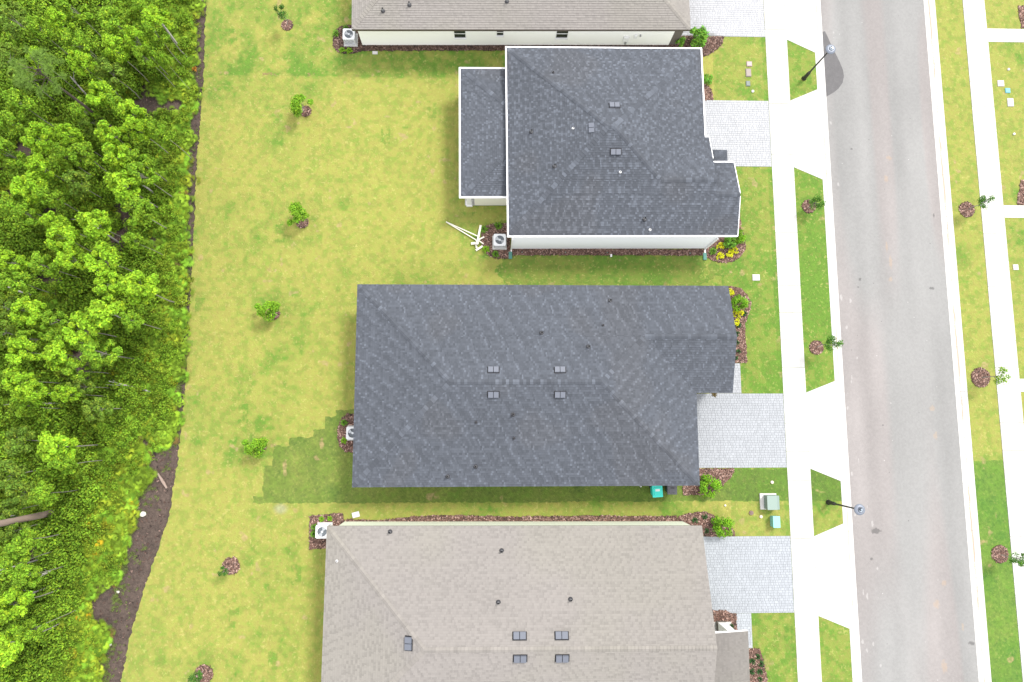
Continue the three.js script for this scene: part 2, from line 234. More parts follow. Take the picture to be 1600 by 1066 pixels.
pavers('whitish paver driveway of the northern dark roofed house', 13.8, 19.28, -22.17, -17.42, [0.315, 0.322, 0.335]);
pavers('light grey paver driveway of the middle dark roofed house', 12.4, 19.28, -1.88, 2.92, [0.265, 0.278, 0.295]);
pavers('light grey paver driveway of the lower beige roofed house', 12.3, 19.28, 7.25, 11.98, [0.268, 0.285, 0.307]);
pavers('short paver walk along the gable of the middle dark roofed house', 14.4, 16.5, -3.88, -1.89, [0.29, 0.30, 0.315], null, 'paver_path');
pavers('short paver walk along the porch of the lower beige roofed house', 15.55, 16.52, 11.99, 14.1, [0.29, 0.31, 0.33], null, 'paver_path');

// ---------------------------------------------------------------- roofs
const EXPO = 0.136; // exposed height of a shingle course, measured on plan
function shingler(pal, s) { // laminated shingles: one metre strips of fixed tab patterns, stepped from course to course
  seed(s); const strips = [];
  for (let k = 0; k < 3; k++) { const t = []; let x = 0; while (x < 1) { const w = rr(0.07, 0.19); t.push([x, Math.min(1, x + w), rnd()]); x += w; } strips.push(t); }
  return { pal, strips };
}
function courses(f, e = EXPO, lap = 1.04) { // rows of a face, cut where its outline steps
  const out = [], n = Math.floor(f.vmax / e), cuts = (f.breaks || []).concat(f.vmax);
  for (let k = 0; k <= n; k++) { let a = k * e; const end = Math.min(f.vmax, a + e); for (const c of cuts) { if (c <= a + 1e-6) continue; const b = Math.min(end, c), last = b >= end - 1e-6; if (b - a > 0.003) out.push([k, a, last && !cuts.some((x) => Math.abs(x - b) < 1e-6) ? Math.min(f.vmax, a + (b - a) + e * (lap - 1)) : b]); a = b; if (last) break; } }
  return out;
}
function shingleFace(q, sh, f) {
  const { A, U, V, h0, m, vmax, lo, hi } = f, rows = courses(f), L = Math.hypot(1, m), ny = 1 / L, nv = -m / L;
  const P = (u, v, lift) => [A[0] + U[0] * u + V[0] * (v + nv * lift), h0 + m * v + ny * lift, A[1] + U[1] * u + V[1] * (v + nv * lift)];
  const flip = U[0] * V[1] - U[1] * V[0] > 0;
  const quad = (a, b, c, d, col) => (flip ? q.quad(a, d, c, b, col) : q.quad(a, b, c, d, col));
  const step = f.step ?? 0.11;
  for (const [k, v0, v1] of rows) {
    const l0 = lo(v0 + 1e-4), l1 = Math.max(lo(v1 - 1e-4), l0 - 0.4), r0 = hi(v0 + 1e-4), r1 = hi(v1 - 1e-4), strip = sh.strips[Math.floor(rnd() * 3)], st0 = Math.floor(Math.min(l0, l1)) - 2, off = (((k * step + rr(-0.09, 0.09) + 0.18 * vn(k * 0.21, f.A[0] + 40)) % 1) + 1) % 1;
    for (let b = st0; b < Math.max(r0, r1) + 1; b++) {
      const bt = sh.strips[(Math.imul(b + 50, 7) + (rnd() < 0.55 ? 1 + Math.floor(rnd() * 2) : 0) + Math.floor(k / 7)) % 3] || strip, bo = rnd() < 0.25 ? rr(-0.12, 0.12) : 0, batch = clamp(vn(b * 0.35 + f.h0 * 9, k * 0.07 + f.A[0]) + (((k * 37) % 11) / 11 - 0.5) * 0.5);
      for (const [t0, t1, tone] of bt) {
        const a = b + off + t0 + bo * 0, e = b + off + t1, a0 = Math.max(a, l0), a1 = Math.max(a, l1), e0 = Math.min(e, r0), e1 = Math.min(e, r1);
        if (e0 - a0 < 0.004 && e1 - a1 < 0.004) continue;
        const x0 = Math.min(a0, e0), x1 = Math.min(a1, e1), y0 = Math.max(a0, e0), y1 = Math.max(a1, e1), th = 0.018 + (tone > 0.45 ? 0.009 : 0) + rnd() * 0.003, col = sh.pal(tone, batch, A[0] + U[0] * a + V[0] * v0, A[1] + U[1] * a + V[1] * v0);
        quad(P(x0, v0, th), P(y0, v0, th), P(y1, v1, 0.004), P(x1, v1, 0.004), col);
        quad(P(x0, v0, -0.012), P(y0, v0, -0.012), P(y0, v0, th), P(x0, v0, th), col);
      }
    }
  }
}
function capLine(q, pal, a, b, m, diag) { // hip or ridge caps, one bent piece per course
  const A = new THREE.Vector3(...a), B = new THREE.Vector3(...b); if (diag) A.lerp(B, 0.14 / A.distanceTo(B)); const d = B.clone().sub(A), L = d.length(), n = Math.round(L / 0.2), s = new THREE.Vector3(-d.z, 0, d.x).normalize(), drop = m * 0.15 * (diag ? 0.72 : 1);
  for (let i = 0; i < n; i++) {
    const p = A.clone().addScaledVector(d, i / n), e = A.clone().addScaledVector(d, (i + 1.05) / n), c = pal(rnd() < 0.25 ? 0.9 : rnd() * 0.7, rnd(), p.x, p.z), h0 = 0.055, h1 = 0.038, W = 0.15;
    const pt = (o, k, h) => [o.x + s.x * k * W, o.y + h - drop * Math.abs(k), o.z + s.z * k * W];
    for (const k of [1, -1]) { const r = [pt(p, 0, h0), pt(e, 0, h1), pt(e, k, h1 - 0.015), pt(p, k, h0 - 0.015)]; k > 0 ? q.quad(r[3], r[2], r[1], r[0], c) : q.quad(...r, c); q.quad(pt(p, 0, h0 - 0.03), pt(p, 0, h0), pt(p, k, h0 - 0.015), pt(p, k, h0 - 0.045), c); }
  }
}
function deckFace(q, f, drop = 0.03) { // boards below the shingles
  const P = (u, v) => [f.A[0] + f.U[0] * u + f.V[0] * v, f.h0 + f.m * v - drop, f.A[1] + f.U[1] * u + f.V[1] * v];
  for (const [, a, b] of courses(f, 0.4, 1)) { q.quad(P(f.lo(a + 1e-4), a), P(f.hi(a + 1e-4), a), P(f.hi(b - 1e-4), b), P(f.lo(b - 1e-4), b)); }
}
const charcoal = (t, b, x, z) => { const k = (t > 0.84 ? rr(1.15, 1.6) : t > 0.45 ? rr(0.92, 1.16) : rr(0.78, 0.98)) * (0.94 + 0.12 * b), warm = smooth(0.58, 0.72, fbm(x * 0.35 + 4, z * 0.35 + 9, 2)); return [0.0565 * k * (1 + 0.03 * warm), 0.0635 * k, 0.077 * k * (1 - 0.03 * warm)]; };
const beige = (t, b, x, z) => { const k = (t > 0.7 ? rr(1.03, 1.11) : t > 0.3 ? rr(0.97, 1.05) : rr(0.90, 0.98)) * (0.97 + 0.06 * b), w = smooth(0.3, 0.75, fbm(x * 0.3 + 24, z * 0.3 + 2, 3)); return [0.181 * k, 0.168 * k * (1 + 0.012 * w), 0.157 * k * (1 - 0.03 * w)]; };
const taupeRoof = (t, b, x, z) => beige(t, b, x, z).map((v) => v * 0.8);
const shingleMat = vcol(0.95, { bumpMap: grainBump, bumpScale: 0.002 });
const M = {
  white: std([0.74, 0.74, 0.74], 0.5), cream: std([0.72, 0.70, 0.60], 0.85), wallWhite: std([0.80, 0.82, 0.86], 0.9), wallCream: std([0.86, 0.86, 0.83], 0.9), wallGreen: std([0.60, 0.64, 0.53], 0.9), tanTrim: std([0.2, 0.18, 0.16], 0.8), wallGrey: std([0.3, 0.3, 0.3], 0.9), soffit: std([0.5, 0.5, 0.5], 0.8),
  brownTrim: std([0.07, 0.055, 0.045], 0.6), darkTrim: std([0.045, 0.047, 0.055], 0.5), taupe: std([0.12, 0.105, 0.09], 0.9), deck: std([0.03, 0.03, 0.032], 1, { side: THREE.DoubleSide }), glass: new THREE.MeshPhysicalMaterial({ color: C(0.02, 0.022, 0.025), roughness: 0.06, metalness: 0, specularIntensity: 1 }),
  ventMetal: std([0.095, 0.105, 0.13], 0.6), ventDark: std([0.012, 0.012, 0.014], 0.8), pipe: std([0.03, 0.03, 0.035], 0.5), pipeWhite: std([0.6, 0.6, 0.6], 0.5), steel: std([0.35, 0.36, 0.37], 0.4, { metalness: 0.6 }), green: std([0.045, 0.16, 0.13], 0.6),
};
const line = (A, U, u) => [A[0] + U[0] * u, A[1] + U[1] * u];
// a box vent with two hoods, its back up the slope; gx, gz point up the slope
function roofVent(parent, x, y, z, m, dir) { const pal0 = parent.parent.position.z < 8;
  const g = new THREE.Group(); g.name = 'roof_vent'; g.position.set(x, y, z); parent.add(g);
  g.scale.setScalar(pal0 ? 0.8 : 0.9); const a = Math.atan(m);
  const pieces = []; const flash = bx(0.9, 0.012, 0.52, 0, 0.03, 0);
  const hood = (s) => { const p = new Geo(), w = 0.18, x0 = s * 0.2 - w, x1 = s * 0.2 + w; p.quad([x0, 0.17, 0.22], [x1, 0.17, 0.22], [x1, 0.13, -0.18], [x0, 0.13, -0.18]).quad([x0, 0.11, 0.26], [x1, 0.11, 0.26], [x1, 0.17, 0.22], [x0, 0.17, 0.22]).quad([x0, 0.02, -0.2], [x0, 0.03, 0.22], [x0, 0.17, 0.22], [x0, 0.13, -0.18]).quad([x1, 0.03, 0.22], [x1, 0.02, -0.2], [x1, 0.13, -0.18], [x1, 0.17, 0.22]).quad([x1, 0.02, -0.2], [x0, 0.02, -0.2], [x0, 0.13, -0.18], [x1, 0.13, -0.18]); return p.build(); };
  const tilt = (q) => { const c = q.index ? q.toNonIndexed() : q; c.deleteAttribute('uv'); c.rotateX(a).rotateY(dir); return c; };
  put('flashing', tilt(flash), M.ventDark, g); put('hood', tilt(hood(-1)), M.ventMetal, g).material.side = THREE.DoubleSide; put('hood', tilt(hood(1)), M.ventMetal, g);
  put('screen', tilt(bx(0.72, 0.08, 0.03, 0, 0.07, 0.2)), M.ventDark, g);
}
function ventPipe(parent, x, y, z, small, white) {
  const h = small ? 0.10 : 0.28, r = small ? 0.035 : 0.055; const geo = [new THREE.CylinderGeometry(r * 1.9, r * 2.6, 0.07, 12).translate(0, 0.05, 0), new THREE.CylinderGeometry(r, r, h, 12, 1, true).translate(0, h / 2 + 0.04, 0), new THREE.CylinderGeometry(r * 0.8, r * 0.8, h * 0.9, 12).translate(0, h / 2, 0)].map((q) => q.toNonIndexed());
  const g = new THREE.Group(); g.name = 'vent_pipe'; g.position.set(x, y, z); parent.add(g);
  put('flashing', geo[0], white ? M.pipeWhite : M.pipe, g); const t = put('pipe', geo[1], white ? M.pipeWhite : small ? M.pipe : M.steel, g); t.material.side = THREE.DoubleSide; put('opening', geo[2], M.ventDark, g);
}
function roofOf(house, cx, cz, faces, caps, pal, sd, m) {
  const d = new Geo(), s = new Geo(), c = new Geo(), sh = shingler(pal, sd);
  for (const f of faces) { deckFace(d, f); shingleFace(s, sh, f); }
  const cp = pal === beige ? (t, b, x, z) => pal(t, b, x, z).map((v, i) => v * [1.04, 1.04, 1.02][i]) : pal; for (const [a, b, diag] of caps) capLine(c, cp, a, b, m, diag);
  const t = (q) => q.build().translate(-cx, 0, -cz);
  const roof = put('roof', t(d), M.deck, house);
  put('shingle', t(s), shingleMat, roof).userData.kind = 'stuff'; put('ridge_cap', t(c), shingleMat, roof).userData.kind = 'stuff';
  return roof;
}
function fascia(house, cx, cz, runs, y, mat, w = 0.06, h = 0.18, gap = 0.0) { // boards or gutters along eaves: [x0, z0, x1, z1, y0?, y1?]
  for (const [x0, z0, x1, z1, ya = y, yb = y] of runs) {
    const dx = x1 - x0, dz = z1 - z0, L = Math.hypot(dx, dz), g = new THREE.BoxGeometry(L, h, w); const a = new THREE.Mesh(g); g.rotateZ(Math.atan2(yb - ya, L)); g.rotateY(-Math.atan2(dz, dx)); g.translate((x0 + x1) / 2 - cx, (ya + yb) / 2 - h / 2 + gap, (z0 + z1) / 2 - cz); put('fascia', g, mat, house);
  }
}
function windowIn(wall, x, z, w, y0, y1, rail, cx, cz) {
  const g = new THREE.Group(); g.name = 'window'; g.position.set(x - cx, 0, z - cz); wall.add(g);
  const t = 0.035, fr = [bx(w + 2 * t, t, 0.06, 0, y0 - t / 2, 0), bx(w + 2 * t, t, 0.06, 0, y1 + t / 2, 0), bx(t, y1 - y0, 0.06, -w / 2 - t / 2, (y0 + y1) / 2, 0), bx(t, y1 - y0, 0.06, w / 2 + t / 2, (y0 + y1) / 2, 0), bx(w, 0.06, 0.07, 0, rail, 0.005)];
  put('frame', mergeGeometries(fr), M.white, g); put('pane', bx(w, rail - 0.03 - y0, 0.02, 0, (y0 + rail - 0.03) / 2, -0.0), M.glass, g); put('pane', bx(w, y1 - rail - 0.03, 0.02, 0, (y1 + rail + 0.03) / 2, 0.012), M.glass, g); put('sill', bx(w + 0.12, 0.05, 0.12, 0, y0 - 0.06, 0.04), M.white, g);
}
const faceN = (z0, h0, m, vmax, lo, hi, step, breaks) => ({ A: [0, z0], U: [1, 0], V: [0, 1], h0, m, vmax, lo, hi, step, breaks });
const faceS = (z1, h0, m, vmax, lo, hi, step, breaks) => ({ A: [0, z1], U: [1, 0], V: [0, -1], h0, m, vmax, lo, hi, step, breaks });
const faceE = (x1, h0, m, vmax, lo, hi, step, breaks) => ({ A: [x1, 0], U: [0, 1], V: [-1, 0], h0, m, vmax, lo, hi, step, breaks });
const faceW = (x0, h0, m, vmax, lo, hi, step, breaks) => ({ A: [x0, 0], U: [0, 1], V: [1, 0], h0, m, vmax, lo, hi, step, breaks });
const PITCH = 0.333;

{ // middle house, charcoal hip roof with a gabled wing towards the road
  const x0 = -8.2, x1 = 12.66, z0 = -8.5, z1 = 3.78, h = 2.8, zc = (z0 + z1) / 2, half = zc - z0, hr = h + PITCH * half, ra = x0 + 5.88, rb = x1 - 6.14, gx = 14.92, ws = -1.81, hw = (ws - z0) / 2, cx = 2.2, cz = zc;
  const H = thing('house', 'house with a charcoal shingle hip roof, between the white gutter roof and lower beige roof', 'house', [cx, 0, cz]);
  const kW = (ra - x0) / half, kE = (x1 - rb) / half;
  const faces = [
    faceN(z0, h, PITCH, half, (v) => x0 + v * kW, (v) => (v < hw ? gx : x1 - v * kE), 0.07, [hw]), faceS(z1, h, PITCH, half, (v) => x0 + v * kW, (v) => x1 - v * kE, -0.09),
    faceW(x0, h, (hr - h) / (ra - x0), ra - x0, (v) => z0 + v / kW, (v) => z1 - v / kW, 0.13), faceE(x1, h, (hr - h) / (x1 - rb), x1 - rb, (v) => (v < hw ? ws - v : z0 + v / kE), (v) => z1 - v / kE, 0.17, [hw]),
    faceS(ws, h, PITCH, hw, (v) => x1 - v, () => gx, 0.09)];
  const hg = h + PITCH * hw, zg = z0 + hw;
  const roof = roofOf(H, cx, cz, faces, [[[x0, h, z0], [ra, hr, zc], 1], [[x0, h, z1], [ra, hr, zc], 1], [[x1, h, z1], [rb, hr, zc], 1], [[x1 - hw * kE, hg, zg], [rb, hr, zc], 1], [[ra, hr, zc], [rb, hr, zc], 0], [[gx, hg, zg], [x1 - hw * kE, hg, zg], 0]], charcoal, 11, PITCH);
  for (const [x, z] of [[0.18, -3.06], [4.08, -3.06]]) roofVent(roof, x - cx, h + PITCH * (z - z0), z - cz, PITCH, Math.PI); for (const [x, z] of [[0.18, -1.66], [4.07, -1.66]]) roofVent(roof, x - cx, h + PITCH * (z1 - z), z - cz, PITCH, 0);
  for (const [x, z, s] of [[7.37, -7.47, 0], [6.83, -5.86, 1], [3.07, -5.35, 0], [5.84, -4.5, 0], [1.33, -0.49, 0], [-0.83, -0.04, 1], [1.4, 0.9, 1], [-0.86, 2.57, 0], [-2.53, 3.15, 0]]) ventPipe(roof, x - cx, h + PITCH * Math.min(z - z0, z1 - z), z - cz, s);
  const e = 0.012; fascia(H, cx, cz, [[x0, z0 + e, gx, z0 + e], [x0, z1 - e, x1, z1 - e], [x0 + e, z0, x0 + e, z1], [x1 - e, ws, x1 - e, z1], [x1, ws - e, gx, ws - e]], h - 0.005, M.darkTrim, 0.03);
  fascia(H, cx, cz, [[gx - 0.02, z0, gx - 0.02, zg, h, hg], [gx - 0.02, ws, gx - 0.02, zg, h, hg]], h, M.darkTrim, 0.03);
  const w = 0.42, wall = put('wall', mergeGeometries([slab([[x0 + w, z0 + w], [x1 - 0.1, z0 + w], [x1 - 0.1, z1 - w], [x0 + w, z1 - w]], 0, h - 0.17), slab(rect(x1 - 0.1, z0 + w, gx - 0.4, ws - w), 0, h - 0.17)]).translate(-cx, 0, -cz), M.wallGrey, H);
  const gq = new Geo(); gq.tri([gx - 0.4, h - 0.2, ws - w], [gx - 0.4, h - 0.2, z0 + w], [gx - 0.4, hg - 0.12, zg]); put('gable', gq.build().translate(-cx, 0, -cz), M.wallGrey, H).material.side = THREE.DoubleSide;
  put('soffit', mergeGeometries([slab(rect(x0 + 0.03, z0 + 0.03, x1 - 0.05, z1 - 0.03), h - 0.165, h - 0.15), slab(rect(x1 - 0.05, z0 + 0.03, gx - 0.05, ws - 0.03), h - 0.165, h - 0.15)]).translate(-cx, 0, -cz), M.soffit, H);
}
{ // northern charcoal house with white gutters, stepped gables and a patio roof
  const x0 = 1.08, x1 = 13.72, z0 = -24.12, z1 = -11.66, h = 3.0, zc = (z0 + z1) / 2, half = zc - z0, hr = h + PITCH * half, ra = 7.15, rb = 7.48, aN = -18.1, aX = 14.0, bN = -16.42, bX = 15.52, ha = (z1 - aN) / 2, hb = (z1 - bN) / 2, cx = 7.4, cz = zc;
  const H = thing('house', 'house with a charcoal pyramid roof edged in white gutters, small patio roof attached', 'house', [cx, 0, cz], 0.009);
  const kW = (ra - x0) / half, kE = (x1 - rb) / half;
  const faces = [faceN(z0, h, PITCH, half, (v) => x0 + v * kW, (v) => x1 - v * kE, 0.07), faceS(z1, h, PITCH, half, (v) => x0 + v * kW, (v) => (v < hb ? bX : v < ha ? aX : x1 - v * kE), 0.06, [hb, ha]),
    faceW(x0, h, (hr - h) / (ra - x0), ra - x0, (v) => z0 + v / kW, (v) => z1 - v / kW, 0.31), faceE(x1, h, (hr - h) / (x1 - rb), x1 - rb, (v) => z0 + v / kE, (v) => (v < ha ? aN + v : z1 - v / kE), 0.19, [ha]),
    faceN(aN, h, PITCH, ha, (v) => x1 - v, () => aX, 0.12), faceN(bN, h, PITCH, hb, () => 13.95, () => bX, 0.16)];
  const za = z1 - ha, zb = z1 - hb, hA = h + PITCH * ha, hB = h + PITCH * hb;
  const roof = roofOf(H, cx, cz, faces, [[[x0, h, z0], [ra, hr, zc], 1], [[x0, h, z1], [ra, hr, zc], 1], [[x1, h, z0], [rb, hr, zc], 1], [[x1 - ha * kE, hA, za], [rb, hr, zc], 1], [[ra, hr, zc], [rb, hr, zc], 0], [[aX, hA, za], [x1 - ha * kE, hA, za], 0], [[bX, hB, zb], [aX, hB, zb], 0]], charcoal, 23, PITCH);
  roofVent(roof, 6.2 - cx, h + PITCH * (6.2 - x0), -17.92 - cz, PITCH, -Math.PI / 2); roofVent(roof, 7.63 - cx, h + PITCH * (z1 + 16.47), -16.47 - cz, PITCH, 0); roofVent(roof, 7.65 - cx, h + PITCH * (-19.43 - z0), -19.43 - cz, PITCH, Math.PI);
  for (const [x, z, s, wh] of [[2.56, -18.2, 0], [5.08, -18.06, 1, 1], [3.93, -15.77, 0], [9.56, -12.59, 0], [9.94, -11.98, 1, 1], [3.99, -22.06, 1], [7.95, -15.31, 1, 1]]) ventPipe(roof, x - cx, h + PITCH * Math.min(z - z0, z1 - z, x - x0), z - cz, s, wh);
  // gutters: white troughs outside the eaves
  const gut = 0.10; fascia(H, cx, cz, [[x0 - gut, z0 - gut / 2, x1 + gut, z0 - gut / 2], [x0 - gut, z1 + gut / 2, bX, z1 + gut / 2], [x0 - gut / 2, z0, x0 - gut / 2, z1], [x1 + gut / 2, z0, x1 + gut / 2, aN], [x1 + gut, aN - gut / 2, aX, aN - gut / 2], [aX + 0.02, bN - gut / 2, bX, bN - gut / 2]], h + 0.01, M.white, gut, 0.13);
  fascia(H, cx, cz, [[aX + 0.02, aN, aX + 0.02, bN, h, h + PITCH * (bN - aN)], [bX + 0.025, bN - 0.1, bX + 0.025, zb, h - 0.02, hB], [bX + 0.02, z1 + 0.1, bX + 0.02, zb, h - 0.02, hB]], h, M.white, 0.05, 0.2);
  const wS = -11.58, wall = put('wall', mergeGeometries([slab(rect(1.34, z0 + 0.2, 13.4, wS), 0, h - 0.12), slab(rect(13.4, aN + 0.4, 13.7, wS), 0, h - 0.12), slab(rect(13.7, bN + 0.25, 14.36, wS), 0, h - 0.12)]).translate(-cx, 0, -cz), M.wallWhite, H);
  const gq = new Geo(); gq.tri([13.72, h - 0.1, wS], [13.72, h - 0.1, aN + 0.4], [13.72, hA - 0.1, za]); gq.tri([14.37, h - 0.1, wS], [14.37, h - 0.1, bN + 0.2], [14.37, hB - 0.1, zb]); put('gable', gq.build().translate(-cx, 0, -cz), M.wallWhite, H).material.side = THREE.DoubleSide;
  put('soffit', mergeGeometries([slab(rect(x0, z0, x1, z1 + 0.0), h - 0.115, h - 0.1), slab(rect(x1, aN, aX, bN), h - 0.115, h - 0.1), slab(rect(x1, bN, bX, z1), h - 0.115, h - 0.1)]).translate(-cx, 0, -cz), M.soffit, H);
  // entry roof, low and flat against the wing
  const eq = []; const ef = faceE(15.34, 2.42, 0.06, 1.6, () => -17.5, () => -16.6, 0.1);
  const er = new Geo(), sh = shingler(charcoal, 5); shingleFace(er, sh, ef); const ent = put('entry_roof', mergeGeometries([slab(rect(13.75, -17.5, 15.34, -16.6), 2.26, 2.41)]).translate(-cx, 0, -cz), M.white, H); put('shingle', er.build().translate(-cx, 0, -cz), shingleMat, ent).userData.kind = 'stuff';
  // patio roof on posts
  const px0 = -1.93, px1 = 1.06, pz0 = -23.02, pz1 = -14.42, ph = 2.35, pm = 0.11;
  const pf = [faceW(px0, ph, pm, px1 - px0, (v) => pz0 + v * 0.9, (v) => pz1 - v * 0.9, 0.27), faceN(pz0, ph, pm / 0.9, (px1 - px0) * 0.9, (v) => px0 + v / 0.9, () => px1, 0.1), faceS(pz1, ph, pm / 0.9, (px1 - px0) * 0.9, (v) => px0 + v / 0.9, () => px1, 0.1)];
  const ps = new Geo(), pd = new Geo(), pc = new Geo(); for (const f of pf) { shingleFace(ps, sh, f); deckFace(pd, f, 0.04); } const top = ph + pm * 2.99; capLine(pc, charcoal, [px0, ph, pz0], [px1, top, pz0 + 2.69], pm, 1); capLine(pc, charcoal, [px0, ph, pz1], [px1, top, pz1 - 2.69], pm, 1);
  const t = (q) => q.build().translate(-cx, 0, -cz), pr = put('patio_roof', t(pd), M.deck, H); put('shingle', t(ps), shingleMat, pr).userData.kind = 'stuff'; put('ridge_cap', t(pc), shingleMat, pr).userData.kind = 'stuff';
  const g2 = 0.11; fascia(H, cx, cz, [[px0 - g2, pz0 - g2 / 2, px1, pz0 - g2 / 2], [px0 - g2, pz1 + g2 / 2, px1, pz1 + g2 / 2], [px0 - g2 / 2, pz0, px0 - g2 / 2, pz1]], ph + 0.01, M.white, g2, 0.15);
  put('patio_beam', mergeGeometries([slab(rect(-1.7, -14.78, 1.3, -14.55), 2.0, 2.3), slab(rect(-1.7, -22.9, 1.3, -22.67), 2.0, 2.3), slab(rect(-1.72, -22.66, -1.48, -14.79), 2.0, 2.3)]).translate(-cx, 0, -cz), M.cream, H);
  put('patio_wall', slab(rect(-1.1, -14.74, 1.3, -14.6), 0, 1.99).translate(-cx, 0, -cz), M.cream, H); put('patio_floor', slab(rect(-1.75, -22.9, 1.3, -14.58), 0, 0.07).translate(-cx, 0, -cz), concrete, H);
  for (const [x, z] of [[-1.45, -14.68], [-1.45, -22.76], [-1.45, -18.7]]) put('patio_post', mergeGeometries([bx(0.3, 2.0, 0.3, x - cx, 1.0, z - cz), bx(0.4, 0.2, 0.4, x - cx, 0.1, z - cz)]), M.white, H);
  for (const x of [1.32, 14.37]) put('downspout', mergeGeometries([bx(0.09, h - 0.3, 0.08, x - cx, (h - 0.3) / 2, wS + 0.06 - cz), bx(0.08, 0.07, 0.3, x - cx, 0.06, wS + 0.18 - cz)]), M.white, H);
}
for (const x of [1.32, 14.4]) tag(put('splash_block', rbx(0.24, 0.1, 0.5, 0.03, x, 0.07, -11.08), M.green), x < 5 ? 'green splash block below the downspout beside the air conditioner mulch bed' : 'green splash block below the downspout beside the yellow plants', 'splash block');

function rectHouse(label, s, { x0, x1, z0, z1, h, gableE, rot, trim, wallMat, wall, pal }) {
  const zc = (z0 + z1) / 2, half = zc - z0, hr = h + PITCH * half, ra = x0 + half * 0.955, rb = gableE ? x1 : x1 - half, cx = (x0 + x1) / 2, cz = zc, kW = 0.955, kE = gableE ? 0 : 1;
  const H = thing('house', label, 'house', [cx, 0, cz], rot);
  const faces = [faceN(z0, h, PITCH, half, (v) => x0 + v * kW, (v) => x1 - v * kE, 0.37), faceS(z1, h, PITCH, half, (v) => x0 + v * kW, (v) => x1 - v * kE, 0.41), faceW(x0, h, (hr - h) / (ra - x0), ra - x0, (v) => z0 + v / kW, (v) => z1 - v / kW, 0.43)];
  if (!gableE) faces.push(faceE(x1, h, PITCH, half, (v) => z0 + v, (v) => z1 - v, 0.37));
  const caps = [[[x0, h, z0], [ra, hr, zc], 1], [[x0, h, z1], [ra, hr, zc], 1], [[ra, hr, zc], [rb, hr, zc], 0]]; if (!gableE) caps.push([[x1, h, z0], [rb, hr, zc], 1], [[x1, h, z1], [rb, hr, zc], 1]);
  const roof = roofOf(H, cx, cz, faces, caps, pal, s, PITCH), e = 0.012;
  const runs = [[x0, z0 + e, x1, z0 + e], [x0, z1 - e, x1, z1 - e], [x0 + e, z0, x0 + e, z1]]; if (!gableE) runs.push([x1 - e, z0, x1 - e, z1]); fascia(H, cx, cz, runs, h - 0.005, trim, 0.035);
  if (gableE) fascia(H, cx, cz, [[x1 - 0.02, z0, x1 - 0.02, zc, h, hr], [x1 - 0.02, z1, x1 - 0.02, zc, h, hr]], h, trim, 0.035);
  put('soffit', slab(rect(x0 + 0.04, z0 + 0.04, x1 - 0.04, z1 - 0.04), h - 0.165, h - 0.15).translate(-cx, 0, -cz), M.soffit, H);
  const W = put('wall', slab(rect(...wall), 0, h - 0.17).translate(-cx, 0, -cz), wallMat, H);
  return { H, roof, W, cx, cz, zc, hr };
}
{ // topmost beige house, its south wall in view
  const r = rectHouse('beige shingle roofed house with white side wall and windows, at the top edge', 37, { x0: -9.1, x1: 13.02, z0: -37.86, z1: -25.46, h: 2.8, rot: 0.017, trim: M.brownTrim, wallMat: M.wallCream, wall: [-8.92, -37.3, 12.3, -26.0], pal: beige });
  const { H, roof, W, cx, cz } = r;
  put('accent_wall', slab(rect(12.3, -37.2, 12.9, -26.02), 0, 2.62).translate(-cx, 0, -cz), M.taupe, H);
  windowIn(W, -2.18, -25.98, 0.74, 1.02, 2.2, 1.52, cx, cz); windowIn(W, 0.52, -25.98, 0.42, 1.3, 2.2, 1.68, cx, cz); windowIn(W, 4.7, -25.98, 0.76, 1.02, 2.2, 1.52, cx, cz);
  for (const [x, y, w, hh] of [[9.15, 0.9, 0.36, 0.5], [9.75, 1.2, 0.2, 0.34], [10.05, 1.3, 0.1, 0.12], [9.2, 0.4, 0.14, 0.14]]) put('meter_box', rbx(w, hh, 0.14, 0.02, x - cx, y, -25.94 - cz), hh > 0.3 ? M.white : M.steel, H);
  for (const [x, z] of [[-7.04, -26.51], [-5.33, -26.85], [0.95, -27.06]]) ventPipe(roof, x - cx, 2.8 + PITCH * (-25.46 - z), z - cz, 0);
}
